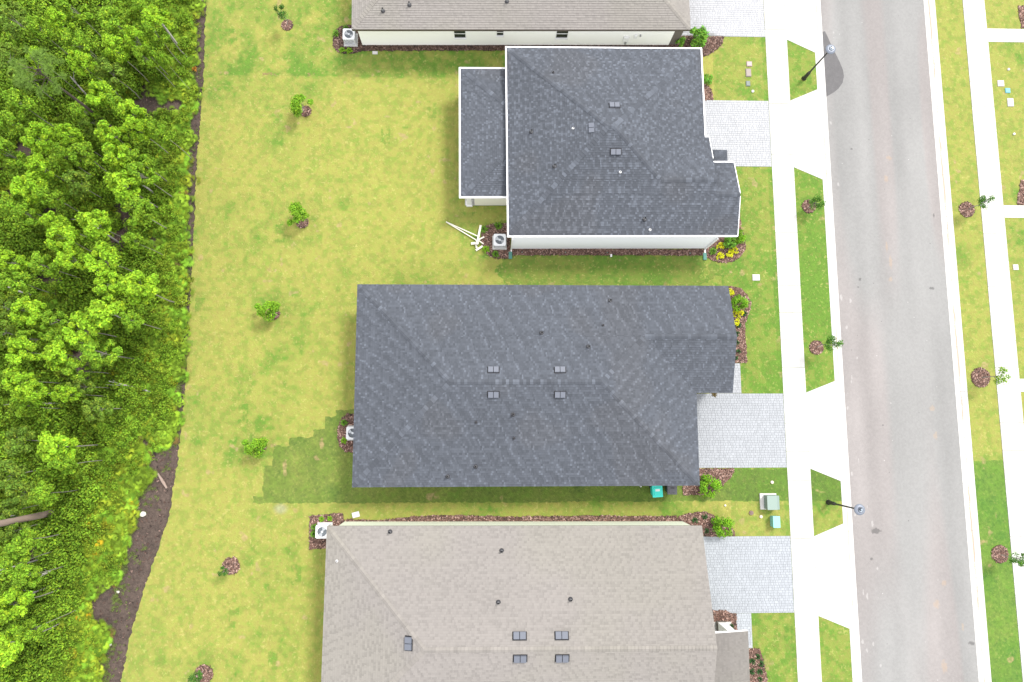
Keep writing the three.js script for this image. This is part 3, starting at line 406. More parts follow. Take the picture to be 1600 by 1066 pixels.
{ // lower beige house with a gable towards the road and a porch
  const r = rectHouse('beige shingle roofed house with pale green wall strip, at the bottom edge', 53, { x0: -9.66, x1: 12.68, z0: 6.1, z1: 18.8, h: 2.8, gableE: true, rot: -0.006, trim: M.tanTrim, wallMat: M.wallGreen, wall: [-9.2, 6.22, 12.3, 18.5], pal: beige });
  const { H, roof, cx, cz, zc, hr } = r, gq = new Geo(); gq.tri([12.31, 2.6, 18.5], [12.31, 2.6, 6.4], [12.31, hr - 0.14, zc]); put('gable', gq.build().translate(-cx, 0, -cz), M.wallGreen, H);
  roofVent(roof, -4.49 - cx, 2.8 + 0.349 * 5.17, 12.17 - cz, PITCH, -Math.PI / 2);
  for (const [x, z] of [[1.65, 11.8], [4.0, 11.8]]) roofVent(roof, x - cx, 2.8 + PITCH * (z - 6.1), z - cz, PITCH, Math.PI); for (const [x, z] of [[1.68, 12.95], [4.02, 12.95]]) roofVent(roof, x - cx, 2.8 + PITCH * (18.8 - z), z - cz, PITCH, 0);
  for (const [x, z, s, w] of [[-5.93, 6.41, 0], [0.65, 7.44, 0], [0.46, 10.12, 0], [4.58, 9.99, 0], [-8.95, 8.04, 1, 1]]) ventPipe(roof, x - cx, 2.8 + PITCH * (x < -8 ? x + 9.66 : z - 6.1), z - cz, s, w);
  const pf = faceE(15.34, 2.5, 0.2, 3.0, () => 12.24, () => 17.6, 0.37), ps = new Geo(), pd = new Geo(); shingleFace(ps, shingler(taupeRoof, 8), pf); deckFace(pd, pf);
  const pr = put('porch_roof', pd.build().translate(-cx, 0, -cz), M.deck, H); put('shingle', ps.build().translate(-cx, 0, -cz), shingleMat, pr).userData.kind = 'stuff';
  fascia(H, cx, cz, [[12.36, 12.22, 15.36, 12.22, 3.1, 2.5]], 2.5, M.white, 0.05, 0.14); fascia(H, cx, cz, [[15.35, 12.25, 15.35, 17.6]], 2.5, M.tanTrim, 0.03, 0.14);
  put('porch_beam', mergeGeometries([slab(rect(12.4, 12.36, 15.1, 12.6), 2.1, 2.32), slab(rect(14.86, 12.61, 15.1, 17.4), 2.1, 2.32)]).translate(-cx, 0, -cz), M.white, H);
  for (const z of [12.62, 17.1]) { const p = put('porch_column', mergeGeometries([bx(0.5, 2.1, 0.5, 14.55 - cx, 1.05, z - cz)]), M.white, H); put('column_base', bx(0.56, 0.3, 0.56, 14.53 - cx, 0.15, z - cz), M.taupe, H); }
  put('porch_floor', slab(rect(12.35, 12.4, 15.2, 17.5), 0, 0.09).translate(-cx, 0, -cz), concrete, H);
}

// ---------------------------------------------------------------- mulch beds
const chipMat = vcol(0.95), mulchSoil = std([0.035, 0.022, 0.018], 1, { bumpMap: grainBump, bumpScale: 0.02 });
function chipGeo(q, inside, x0, z0, x1, z1, y0, n, red) {
  for (let i = 0; i < n; i++) {
    const x = rr(x0, x1), z = rr(z0, z1); if (!inside(x, z)) continue;
    const a = rnd() * 6.283, l = rr(0.03, 0.085), w = rr(0.012, 0.032), tx = rr(-0.4, 0.4), y = y0 + rr(-0.005, 0.03), t = rnd(), k = rr(0.9, 1.6);
    const col = t < 0.45 ? [0.080 * k, 0.041 * k, 0.030 * k] : t < 0.72 ? [0.135 * k, 0.082 * k, 0.062 * k] : t < 0.86 ? [0.26 * k, 0.17 * k, 0.14 * k] : [0.035 * k, 0.022 * k, 0.018 * k];
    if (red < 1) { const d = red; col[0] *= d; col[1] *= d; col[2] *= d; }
    const ca = Math.cos(a), sa = Math.sin(a), pt = (u, v, h) => [x + ca * u - sa * v, y + h + u * tx * 0.5, z + sa * u + ca * v];
    const A = pt(-l, -w, 0.012), B = pt(l, -w, 0.012), D = pt(l * 0.9, w, 0.012), E = pt(-l * 0.9, w, 0.012), A2 = pt(-l, -w, -0.02), B2 = pt(l, -w, -0.02), D2 = pt(l * 0.9, w, -0.02), E2 = pt(-l * 0.9, w, -0.02);
    q.quad(E, D, B, A, col).quad(A, B, B2, A2, col).quad(D, E, E2, D2, col).quad(B, D, D2, B2, col).quad(E, A, A2, E2, col);
  }
}
let bedNo = 0;
function bed(label, pts, dens = 620, red = 1, y = 0.035) {
  seed(3000 + bedNo++ * 17); const g = thing('mulch_bed', label, 'mulch bed');
  const out = []; for (let i = 0; i < pts.length; i++) { const a = pts[i], b = pts[(i + 1) % pts.length], L = Math.hypot(b[0] - a[0], b[1] - a[1]), n = Math.max(1, Math.round(L / 0.18)); for (let k = 0; k < n; k++) { const t = k / n, j = k ? 0.035 : 0; out.push([mix(a[0], b[0], t) + rr(-j, j), mix(a[1], b[1], t) + rr(-j, j)]); } }
  let area = 0, x0 = 1e9, x1 = -1e9, z0 = 1e9, z1 = -1e9; out.forEach(([x, z], i) => { const [u, v] = out[(i + 1) % out.length]; area += x * v - u * z; x0 = Math.min(x0, x); x1 = Math.max(x1, x); z0 = Math.min(z0, z); z1 = Math.max(z1, z); }); if (area < 0) out.reverse();
  put('bed_soil', worldUV(slab(out.map((p) => p), 0, y), 1.5), mulchSoil, g);
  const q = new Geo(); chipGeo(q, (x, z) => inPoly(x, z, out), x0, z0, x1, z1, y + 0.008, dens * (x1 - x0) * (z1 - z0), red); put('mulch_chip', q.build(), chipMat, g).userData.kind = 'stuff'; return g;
}
function ringBed(label, x, z, r, group, sx = 1, sz = 1) {
  seed(5000 + bedNo++ * 13); const g = thing('mulch_ring', label, 'mulch ring', [x, 0, z], 0), pts = [], n = 22; for (let i = 0; i < n; i++) { const a = i / n * 6.2832, k = r * rr(0.88, 1.1); pts.push([Math.cos(a) * k * sx, Math.sin(a) * k * sz]); }
  put('bed_soil', worldUV(slab(pts, 0, 0.045), 1.5), mulchSoil, g);
  const q = new Geo(); chipGeo(q, (u, v) => Math.hypot(u / sx, v / sz) < r * (1.06 - 0.14 * rnd()), -r * 1.2 * sx, -r * 1.2 * sz, r * 1.2 * sx, r * 1.2 * sz, 0.055, 620 * r * r * 5.8 * sx * sz, 1); put('mulch_chip', q.build(), chipMat, g).userData.kind = 'stuff'; return g;
}
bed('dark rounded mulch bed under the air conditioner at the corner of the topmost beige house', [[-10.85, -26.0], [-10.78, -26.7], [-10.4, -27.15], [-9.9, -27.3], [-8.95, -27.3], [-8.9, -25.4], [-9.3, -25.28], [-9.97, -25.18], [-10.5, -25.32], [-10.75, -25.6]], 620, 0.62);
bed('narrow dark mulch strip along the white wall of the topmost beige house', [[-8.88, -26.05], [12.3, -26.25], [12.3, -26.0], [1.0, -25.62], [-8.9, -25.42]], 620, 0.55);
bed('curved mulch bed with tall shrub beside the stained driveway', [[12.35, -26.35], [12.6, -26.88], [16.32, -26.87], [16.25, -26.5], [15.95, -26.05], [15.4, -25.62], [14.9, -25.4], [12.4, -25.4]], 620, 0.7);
bed('round reddish mulch bed around the air conditioner beside the pile of white boards', [[1.3, -13.3], [0.2, -13.25], [-0.3, -13.05], [-0.58, -12.6], [-0.66, -12.0], [-0.45, -11.45], [-0.05, -11.02], [0.5, -10.84], [1.28, -10.9]]);
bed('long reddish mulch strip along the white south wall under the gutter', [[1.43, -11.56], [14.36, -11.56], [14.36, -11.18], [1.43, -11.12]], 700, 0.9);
bed('wide mulch bed with yellow plants at the gable of the northern dark house', [[14.42, -11.56], [14.5, -11.1], [15.0, -10.8], [15.6, -10.68], [16.2, -10.72], [16.8, -11.05], [17.2, -11.6], [17.2, -12.2], [16.95, -13.0], [16.9, -15.0], [16.8, -15.85], [14.5, -15.85]]);
bed('small mulch corner bed beside the white gutter and whitish driveway', [[14.0, -23.35], [14.9, -23.3], [15.25, -23.0], [15.4, -22.6], [15.4, -22.2], [14.0, -22.2]]);
bed('mulch bed with yellow plants at the gable of the middle dark house', [[14.6, -9.0], [16.2, -9.02], [16.75, -8.9], [17.2, -8.45], [17.42, -7.85], [17.2, -7.2], [16.95, -6.6], [16.9, -5.9], [16.95, -4.9], [16.95, -3.92], [14.6, -3.92]]);
bed('mulch bed with one green shrub below the light grey driveway near the bins', [[12.3, 2.98], [15.85, 2.98], [15.6, 3.5], [15.0, 4.05], [14.3, 4.45], [13.6, 4.62], [12.42, 4.62], [12.4, 4.2]]);
bed('half round mulch bed with partly hidden air conditioner at the middle dark roof', [[-7.8, -0.65], [-9.1, -0.62], [-9.5, -0.35], [-9.75, 0.2], [-9.78, 0.9], [-9.6, 1.5], [-9.2, 1.82], [-7.8, 1.85]]);
bed('square cornered mulch bed around the air conditioner of the lower beige house', [[-11.38, 5.82], [-10.4, 5.7], [-9.35, 5.66], [-9.15, 6.3], [-9.2, 7.7], [-10.4, 7.75], [-11.32, 7.85]]);
bed('long reddish mulch strip along the lower beige house under its pale green wall', [[-9.1, 6.02], [-7.0, 6.1], [-5.2, 5.92], [-3.4, 5.8], [1.4, 5.94], [6, 5.9], [11.95, 5.96], [12.05, 6.42], [-9.1, 6.42]]);
bed('mulch bed with feathery green shrub at the front corner of the lower beige house', [[12.05, 6.5], [12.05, 6.0], [12.7, 5.78], [13.75, 5.7], [14.4, 5.95], [15.3, 6.5], [15.65, 7.0], [15.68, 7.22], [12.4, 7.22]]);
bed('small square bed of red mulch between the porch column and light grey driveway', [[12.5, 11.75], [14.9, 11.8], [15.2, 11.98], [15.54, 12.0], [15.56, 13.0], [12.5, 13.0]]);
bed('mulch bed with dotted low plants beside the porch roof', [[15.35, 14.12], [16.95, 14.14], [17.15, 14.9], [17.35, 15.9], [17.36, 17.4], [15.35, 17.4]]);
bed('mulch bed cut off by the photo edge across the road, beside the upper cross path', [[36.75, -16.6], [37.6, -16.6], [37.6, -14.86], [36.35, -14.86], [36.45, -15.6]]);
bed('mulch bed in the top right corner of the photo', [[37.75, -29.6], [39, -29.6], [39, -27.9], [37.85, -27.9]]);

// ---------------------------------------------------------------- leaves and crowns
function leafInto(q, x, y, z, len, wid, nx, ny, nz, col) { // one folded leaf facing roughly along n
  const a = rnd() * 6.283; let ux = Math.cos(a), uy = rr(-0.35, 0.35), uz = Math.sin(a); const dt = ux * nx + uy * ny + uz * nz; ux -= dt * nx; uy -= dt * ny; uz -= dt * nz; const L = Math.hypot(ux, uy, uz) || 1; ux /= L; uy /= L; uz /= L;
  const vx = ny * uz - nz * uy, vy = nz * ux - nx * uz, vz = nx * uy - ny * ux, f = 0.22 * wid;
  const p = (u, v, n) => [x + ux * u + vx * v + nx * n, y + uy * u + vy * v + ny * n, z + uz * u + vz * v + nz * n];
  const A = p(-len, 0, 0), B = p(0.1 * len, -wid, f), D = p(len, 0, -f), E = p(0.1 * len, wid, f); q.tri(A, D, B, col).tri(A, E, D, col);
}
const leafMat = new THREE.MeshPhysicalMaterial({ vertexColors: true, roughness: 0.8, side: THREE.DoubleSide, specularIntensity: 0.25 });
const leafMatThin = new THREE.MeshPhysicalMaterial({ vertexColors: true, roughness: 0.9, side: THREE.DoubleSide, transmission: 0.12, thickness: 0, specularIntensity: 0.25 });
function crownGeo(sd, { clumps, leaves, len, wid, ry, base, varK = 0.35, spread = 1, up = 0.35, size = 1, warm = 0.5 }) {
  seed(sd); const q = new Geo(), cs = [];
  for (let i = 0; i < clumps; i++) { // clump centres fill an egg of radius 1, more of them near its surface
    const a = rnd() * 6.283, s = rr(-0.75, 1), r = Math.sqrt(Math.max(0, 1 - s * s)) * (0.35 + 0.5 * Math.sqrt(rnd())) * spread; cs.push([Math.cos(a) * r, s * ry * 0.8, Math.sin(a) * r, rr(0.26, 0.46) * size, rr(0.82, 1.18), rnd()]);
  }
  for (let i = 0; i < leaves; i++) {
    const c = cs[Math.floor(rnd() * clumps)], a = rnd() * 6.283, s = rr(-0.6, 1), w = Math.sqrt(1 - s * s), d = c[3] * (0.35 + 0.8 * rnd()), nx = Math.cos(a) * w, nz = Math.sin(a) * w, ny = s;
    let mx = nx * 0.6 + rr(-0.5, 0.5), my = ny * 0.6 + up + rr(-0.3, 0.5), mz = nz * 0.6 + rr(-0.5, 0.5); const L = Math.hypot(mx, my, mz); mx /= L; my /= L; mz /= L;
    const k = c[4] * rr(1 - varK, 1 + varK), t = rnd() < 0.18 ? 1 : 0, yel = 0.15 * c[5];
    leafInto(q, c[0] + nx * d, c[1] + ny * d * 0.85, c[2] + nz * d, len * rr(0.7, 1.25), wid * rr(0.8, 1.2), mx, my, mz, [base[0] * k * (1 + yel + warm * t), base[1] * k * (1 + 0.15 * t), base[2] * k]);
  }
  return { geo: q.build(), cs };
}
const bark = std([0.21, 0.195, 0.17], 0.95), barkDark = std([0.06, 0.045, 0.038], 0.95);
function trunkGeo(cs, h, r0, crownY, k = 1) { // tapered trunk with limbs into the clumps (unit crown scaled by k)
  const parts = []; let px = 0, pz = 0, y = 0; const n = 4, bx0 = rr(-0.12, 0.12), bz0 = rr(-0.12, 0.12);
  for (let i = 0; i < n; i++) { const y1 = crownY * (i + 1) / n, x1 = bx0 * Math.sin((i + 1) * 1.1), z1 = bz0 * Math.sin((i + 1) * 1.3); parts.push(rod([px, y, pz], [x1, y1, z1], r0 * (1 - 0.13 * i), r0 * (1 - 0.13 * (i + 1)), 7)); px = x1; pz = z1; y = y1; }
  for (const c of cs.slice(0, 8)) parts.push(rod([px * 0.8, crownY - 0.7 + 0.4 * rnd(), pz * 0.8], [c[0] * k, crownY + c[1] * k, c[2] * k], r0 * 0.38, r0 * 0.12, 5));
  return mergeGeometries(parts);
}
// ---------------------------------------------------------------- woodland: each tree that can be told apart
const lookNames = ['dull green', 'mid green', 'bright lime'];
const treeColours = [[0.105, 0.195, 0.022], [0.135, 0.270, 0.018], [0.165, 0.330, 0.017]];
const trees = [];
const TREE_TEXT = {
  0: '-23.6,-21.7,.91 -24.7,-18.5,.7 -28.7,-21.2,.83 -29.7,-25,.99 -29.9,-22.5,.91 -25.1,-14.5,.78 -28.7,-6.9,.74 -28.6,-5.3,.74 -23.1,-.9,.7 -24,-2.2,.58 -27.4,1,.83 -27.7,2.9,.91 -27,3.9,.74 -27.1,6,.58 -27.7,5,.66',
  1: '-25.7,-25.4,.81 -27.9,-24.2,.69 -25.4,-23.3,.81 -23.3,-24.7,.97 -21.9,-25.5,.73 -20.7,-23.9,.65 -21.2,-22.4,.57 -22.6,-19.1,.61 -24.8,-19,.69 -28.4,-19.2,.77 -24.7,-16.2,.77 -21.3,-15.8,.69 -19.9,-17.5,.61 -25.8,-16,.65 -28.9,-16.1,.73 -28.9,-18.1,.77 -20.2,-22.3,.4 -26.1,-13.4,.61 -28.3,-13,.73 -27.5,-12.3,.69 -20.9,-14.8,.73 -21.2,-12.7,.89 -26.4,-9.3,.73 -27.9,-8.3,.77 -25.6,-6,.73 -21.1,-6,.69 -21.2,-10.8,.49 -26.7,-5,.61 -24.9,-4.9,.57 -22.7,-4.1,.97 -24,-3.1,.57 -26.9,-1,.65 -24.2,2.3,.65 -25.4,4,.69 -26.2,6.6,.81 -26.4,7.7,.73 -25.8,8.5,.65 -25.3,11.3,.57',
  2: '-26.1,-24.1,.72 -20.6,-24.7,.88 -23,-22.8,.8 -21.6,-23.2,.64 -24.7,-21.6,.72 -27.2,-21.8,.6 -23.4,-19.6,.8 -21.7,-18.6,.84 -21.2,-17.6,.68 -26.9,-16.9,.88 -25.3,-17.2,.64 -22.6,-17.1,.8 -22.2,-15.9,.88 -26.6,-15.1,.72 -27,-13.8,.88 -25.6,-11.7,.64 -21.7,-14,1 -23.3,-11.7,.96 -24.8,-10.7,.84 -24.5,-9.5,.76 -22.6,-9.5,.92 -27.8,-9.4,.72 -22.3,-8.1,.8 -20.4,-7.8,1.08 -22.1,-6.4,1.04 -26.6,-6.4,.84 -23.6,-5.4,.96 -26.6,-4.1,.8 -24.8,-4,.88 -26.9,-2.5,.8 -26,-1.8,.76 -24.1,-1.7,.56 -24.6,1.3,1.08 -26.2,9.9,1 -26.1,12,1.04' };
for (const k of [0, 1, 2]) for (const t of TREE_TEXT[k].split(' ')) { const [x, z, r] = t.split(',').map(Number); trees.push({ x, z, r, k }); }
{
  const band = (z) => (z < -22 ? 'near the top edge' : z < -14 ? 'level with the patio roof' : z < -8.5 ? 'level with the white board pile' : z < -2.4 ? 'level with the middle dark ridge' : z < 4.5 ? 'level with the green sod patch' : 'near the bottom left corner');
  const col = (x) => (x < -26.4 ? 'left edge' : x < -23.3 ? 'mid wood' : 'lawn side'), ords = ['topmost', 'second from top', 'third from top', 'fourth from top', 'fifth from top', 'sixth from top', 'seventh from top', 'eighth from top'];
  const cells = new Map(); for (const t of [...trees].sort((a, b) => a.z - b.z)) { const key = `${lookNames[t.k]} woodland tree ${col(t.x)}, ${band(t.z)}`; const n = cells.get(key) || 0; cells.set(key, n + 1); t.key = key; t.n = n; }
  for (const t of trees) t.label = cells.get(t.key) > 1 ? `${t.key}, ${ords[t.n]}` : t.key;
  const protos = [];
  for (let k = 0; k < 3; k++) for (let v = 0; v < 4; v++) {
    const H = [3.6, 4.2, 4.7][k], c = crownGeo(700 + k * 40 + v * 7, { clumps: 24, leaves: [2300, 3000, 3500][k], len: 0.11, wid: 0.052, ry: 1.25, base: treeColours[k], varK: 0.5, size: 0.72, spread: 1.12 });
    seed(71 + v); protos.push({ k, H, crown: c.geo.translate(0, H / 0.85, 0), trunk: trunkGeo(c.cs, H, 0.042, H / 0.85), node: null });
  }
  seed(1234);
  for (const t of trees) {
    const p = protos[t.k * 4 + Math.floor(rnd() * 4)], s = t.r * 0.95, sy = 0.85 * rr(0.94, 1.06), turn = rnd() * 6.28;
    if (!p.node) { p.node = thing('tree', t.label, 'tree', [t.x, -0.05, t.z], turn, 'young woodland trees left of the lawn'); put('trunk', p.trunk, bark, p.node); put('crown', p.crown, leafMatThin, p.node); p.node.scale.set(s, sy, s); }
    else copy(p.node, t.label, [t.x, -0.05, t.z], turn, [s, sy, s]);
  }
}
// pines: one tall soft crown over the wood, one bare stem leaving the frame
function pineCrown(sd, y, r, n) {
  seed(sd); const q = new Geo(), tips = [];
  for (let i = 0; i < n; i++) { const a = i * 2.4 + rr(-0.3, 0.3), el = rr(-0.15, 0.9), l = r * rr(0.55, 1) * (1 - 0.35 * el), c = [Math.cos(a) * l, y + el * r * 0.9, Math.sin(a) * l]; tips.push(c);
    for (let k = 0; k < 70; k++) { const b = rnd() * 6.283, s = rr(-0.3, 1), w = Math.sqrt(1 - s * s), L = rr(0.22, 0.36), d = [Math.cos(b) * w * L, s * L, Math.sin(b) * w * L], o = rr(0, 0.12) * r, e = [c[0] - Math.cos(a) * o, c[1], c[2] - Math.sin(a) * o], wv = [-Math.sin(b) * 0.013, 0, Math.cos(b) * 0.013], kk = rr(0.7, 1.3), col = [0.11 * kk, 0.19 * kk, 0.03 * kk];
      q.tri([e[0] - wv[0], e[1], e[2] - wv[2]], [e[0] + wv[0], e[1], e[2] + wv[2]], [e[0] + d[0], e[1] + d[1], e[2] + d[2]], col); } }
  return { geo: q.build(), tips };
}
{
  const g = thing('pine_tree', 'tall dull green pine with a soft needle crown above the bright trees', 'pine tree', [-24.3, -0.05, -18.85]), c = pineCrown(17, 8.6, 1.55, 44);
  put('crown', c.geo, leafMat, g); put('trunk', mergeGeometries([rod([0, 0, 0], [0.05, 5, 0], 0.11, 0.08), rod([0.05, 5, 0], [0, 9.2, 0.05], 0.08, 0.03), ...c.tips.filter((_, i) => i % 2 === 0).map((t) => rod([0, t[1] - 0.45, 0], t, 0.022, 0.008, 5))]), barkDark, g);
  const h = thing('pine_tree', 'thick brown pine stem leaning out of the left edge near the bottom corner', 'pine tree', [-26.98, -0.05, 5.45]), d = pineCrown(29, 14.5, 2.2, 40);
  const rough = new THREE.CylinderGeometry(0.13, 0.2, 13.5, 18, 90); { const p = rough.attributes.position; for (let i = 0; i < p.count; i++) { const y = p.getY(i), a = Math.atan2(p.getZ(i), p.getX(i)), k = 1 + 0.1 * (vn(a * 3 + 20, y * 4) - 0.5) + 0.06 * (vn(a * 7 + 3, y * 11) - 0.5); p.setX(i, p.getX(i) * k); p.setZ(i, p.getZ(i) * k); } rough.computeVertexNormals(); }
  put('trunk', mergeGeometries([rough.translate(0, 6.75, 0), ...d.tips.slice(0, 16).map((t) => rod([0, t[1] - 0.8, 0], t, 0.04, 0.012, 5))].map((q) => q.index ? q.toNonIndexed() : q)), std([0.24, 0.18, 0.15], 0.95), h); put('crown', d.geo, leafMat, h);
}
// pale bare stems
const STEMS = '-26.5,-21.2,-27.5,-22.6,1.5 -21.1,-25.3,-22,-26.7,2.2 -22.7,-23.3,-23.3,-24.2,1.6 -24.8,-24.4,-25.2,-24.9,1.2 -24.4,-11.8,-25.5,-12.8,2.6 -22,-14.9,-22.6,-15.4,1.8 -23.7,-10.1,-24.5,-10.6,1.8 -29,-8.1,-30.7,-8.8,2.2 -22.4,-6.2,-23.9,-7,2.2 -21,-1.8,-24,-2.7,1.1 -26.3,-1.3,-29.3,-1.4,1.6 -28.9,5.7,-30.1,5.5,1.8 -27.4,8.2,-29.4,8.7,1.6 -25.4,8.4,-27,9,1.2 -26.6,9.7,-27.5,10.1,1.1 -28.3,10.3,-29,10.7,1 -22.4,-15.6,-22.7,-16,1.2'.split(' ').map((s) => s.split(',').map(Number)).sort((a, b) => a[1] - b[1]);
{ const palest = std([0.28, 0.27, 0.245], 0.9), ord = ['topmost', 'second', 'third', 'fourth', 'fifth', 'sixth', 'seventh', 'eighth', 'ninth', 'tenth', 'eleventh', 'twelfth', 'thirteenth', 'fourteenth', 'fifteenth', 'sixteenth', 'lowest']; seed(61);
  STEMS.forEach(([x0, z0, x1, z1, y], i) => { const g = thing('bare_stem', `thin pale bare stem among the woodland undergrowth, ${ord[i]} counting from the top`, 'bare stem', [x0, 0, z0]), dx = (x1 - x0) * 0.93, dz = (z1 - z0) * 0.93, b = rr(-0.08, 0.08), k = rr(0.04, 0.065);
    put('trunk', mergeGeometries([rod([0, -0.1, 0], [dx * 0.5 + b, y * 0.5, dz * 0.5 - b], k * 1.2, k), rod([dx * 0.5 + b, y * 0.5, dz * 0.5 - b], [dx, y, dz], k, k * 0.6), rod([dx * 0.7, y * 0.72, dz * 0.7], [dx * 0.95 + rr(-0.4, 0.4), y + 0.3, dz * 0.95 + rr(-0.4, 0.4)], k * 0.45, 0.008, 5), rod([dx * 0.85, y * 0.86, dz * 0.85], [dx + rr(-0.5, 0.5), y + 0.4, dz + rr(-0.5, 0.5)], k * 0.4, 0.008, 5)]), palest, g); });
}
// undergrowth: shrub clumps and saw palmetto fans
function palmetto(sd, base) {
  seed(sd); const q = new Geo();
  for (let f = 0; f < 13; f++) {
    const a = f * 2.4 + rr(-0.3, 0.3), el = f < 5 ? rr(1.0, 1.5) : rr(0.3, 1.0), l = f < 5 ? rr(0.3, 0.6) : rr(0.45, 0.85), hx = Math.cos(a) * Math.cos(el) * l, hy = Math.sin(el) * l, hz = Math.sin(a) * Math.cos(el) * l, R = rr(0.26, 0.42), k = rr(0.5, 1.45), dead = rnd() < 0.05, col = dead ? [0.24 * k, 0.16 * k, 0.03] : [base[0] * k, base[1] * k, base[2] * k];
    const d = new THREE.Vector3(Math.cos(a) * 0.9, rr(-0.2, 0.35), Math.sin(a) * 0.9).normalize(), s = new THREE.Vector3(-Math.sin(a), 0, Math.cos(a)), nn = d.clone().cross(s);
    for (let b = 0; b < 13; b++) { const t = (b / 12 - 0.5) * 3.9, dir = d.clone().multiplyScalar(Math.cos(t)).addScaledVector(s, Math.sin(t)), e = dir.clone().multiplyScalar(R * rr(0.85, 1.05)), w = dir.clone().cross(nn).multiplyScalar(0.020), dr = -0.14 * R; const M1 = [hx + e.x * 0.5 + w.x, hy + e.y * 0.5 + w.y, hz + e.z * 0.5 + w.z], M2 = [hx + e.x * 0.5 - w.x, hy + e.y * 0.5 - w.y, hz + e.z * 0.5 - w.z], T = [hx + e.x, hy + e.y + dr, hz + e.z]; q.tri([hx, hy, hz], M1, M2, col).tri(M1, T, M2, col); }
    q.tri([0.015, 0, 0], [-0.015, 0, 0], [hx, hy, hz], col);
  }
  return q.build();
}
function scatter(name, label, geo, mat, n, place) {
  const im = new THREE.InstancedMesh(geo, mat, n), m4 = new THREE.Matrix4(), qn = new THREE.Quaternion(), c = new THREE.Color(); let k = 0;
  for (let tries = 0; k < n && tries < n * 20; tries++) { const r = place(); if (!r) continue; const [x, y, z, s, sy, col] = r; qn.setFromAxisAngle(new THREE.Vector3(0, 1, 0), rnd() * 6.283); m4.compose(new THREE.Vector3(x, y, z), qn, new THREE.Vector3(s, sy, s)); im.setMatrixAt(k, m4); im.setColorAt(k, c.setRGB(...col)); k++; }
  im.count = k; im.name = numbered(name); im.castShadow = im.receiveShadow = true; scene.add(im); return tag(im, label, undefined, undefined, 'stuff');
}
{
  seed(811); const palm = palmetto(5, [0.205, 0.285, 0.024]), palm2 = palmetto(8, [0.155, 0.265, 0.022]);
  const wood = () => { const z = rr(-40, 24), e = lerpTable(DIRT_EDGE, z), x = e - Math.pow(rnd(), 1.1) * 13 + rr(-0.3, z < 0.5 ? 0.42 : 0.15); return [x, z, e - x]; };
  const gap = (x, z) => fbm(x * 0.42 + 11, z * 0.42 + 3, 2) < 0.25;
  const zone = (x, z, d) => clamp(0.15 + (d < 3.2 ? 0.55 : 0) + (z > -1 ? 0.35 : 0)); // share of palmetto
  const put2 = (g, n, a, b, lab) => scatter('palmetto_thicket', lab, g, leafMat, n, () => { const [x, z, d] = wood(); if (gap(x, z) || rnd() > zone(x, z, d)) return null; const s = rr(a, b), t = rr(0.7, 1.25), y = rnd(); return [x, -0.04, z, s, s * rr(0.7, 1.1), y < 0.006 ? [2.0 * t, 1.0 * t, 0.7] : y < 0.3 ? [1.08 * t, 1.0 * t, 0.8 * t] : [0.85 * t, t, 0.9 * t]]; });
  put2(palm, 1900, 0.5, 1.0, 'yellowish saw palmetto thicket filling the wood beside the lawn'); put2(palm2, 1700, 0.5, 0.95, 'green saw palmetto thicket between the woodland trees');
  const sh = crownGeo(91, { clumps: 9, leaves: 420, len: 0.10, wid: 0.055, ry: 0.8, base: [0.115, 0.235, 0.017], varK: 0.5 }).geo.translate(0, 0.6, 0), sh2 = crownGeo(97, { clumps: 7, leaves: 320, len: 0.085, wid: 0.045, ry: 0.9, base: [0.15, 0.24, 0.019], varK: 0.55 }).geo.translate(0, 0.6, 0);
  scatter('undergrowth', 'dense mid green shrub undergrowth below the woodland trees', sh, leafMatThin, 2500, () => { const [x, z, d] = wood(); if (gap(x, z) || d < 0.2 || (z > 0.5 && d < 2.2 && rnd() < 0.8)) return null; const s = rr(0.4, 0.95) * (d < 2 ? 0.65 : 1), t = rr(0.6, 1.15); return [x, -0.1, z, s, s * rr(0.8, 1.6), [t, t, t]]; });
  scatter('undergrowth', 'olive low shrubs scattered through the wood and its lawn side margin', sh2, leafMatThin, 1900, () => { const [x, z, d] = wood(); if (gap(x, z) || (z > 0.5 && d < 1.2 && rnd() < 0.6)) return null; const s = rr(0.25, 0.6), t = rr(0.7, 1.3), w = rnd(); return [x, -0.06, z, s, s * rr(0.8, 1.3), w < 0.06 ? [1.35 * t, 1.02 * t, 0.8 * t] : [t, t, t]]; });
  const tuft = (() => { seed(44); const q = new Geo(); for (let i = 0; i < 16; i++) { const a = rnd() * 6.28, l = rr(0.12, 0.3), k = rr(0.7, 1.2), x = rr(-0.06, 0.06), z = rr(-0.06, 0.06); q.tri([x - 0.008, 0, z], [x + 0.008, 0, z + 0.008], [x + Math.cos(a) * l, rr(0.1, 0.22), z + Math.sin(a) * l], [0.12 * k, 0.16 * k, 0.04 * k]); } return q.build(); })();
  scatter('weeds', 'sparse grass weeds creeping over the bare soil strip', tuft, leafMat, 1300, () => { const z = rr(-30, 20), a = lerpTable(DIRT_EDGE, z), b = lerpTable(LAWN_EDGE, z), x = a + rnd() * rnd() * (b - a) * (z > 1 ? 0.9 : 1); if (fbm(x * 1.1 + 60, z * 1.1, 2) < 0.42) return null; const s = rr(0.4, 1.1), t = rr(0.8, 1.2); return [x, 0, z, s, s, [t, t, t]]; });
  // leaf litter, twigs and pale chips on the soil
  const lit = (() => { const q = new Geo(); chipGeo(q, (x, z) => { const a = lerpTable(LAWN_EDGE, z); return x < a - 0.05 && x > a - 9; }, -33, -32, -19, 20, -0.03, 7000, 0.55); return q.build(); })();
  tag(put('leaf_litter', lit, chipMat), 'brown leaf litter and bark bits on the woodland soil', undefined, undefined, 'stuff');
}
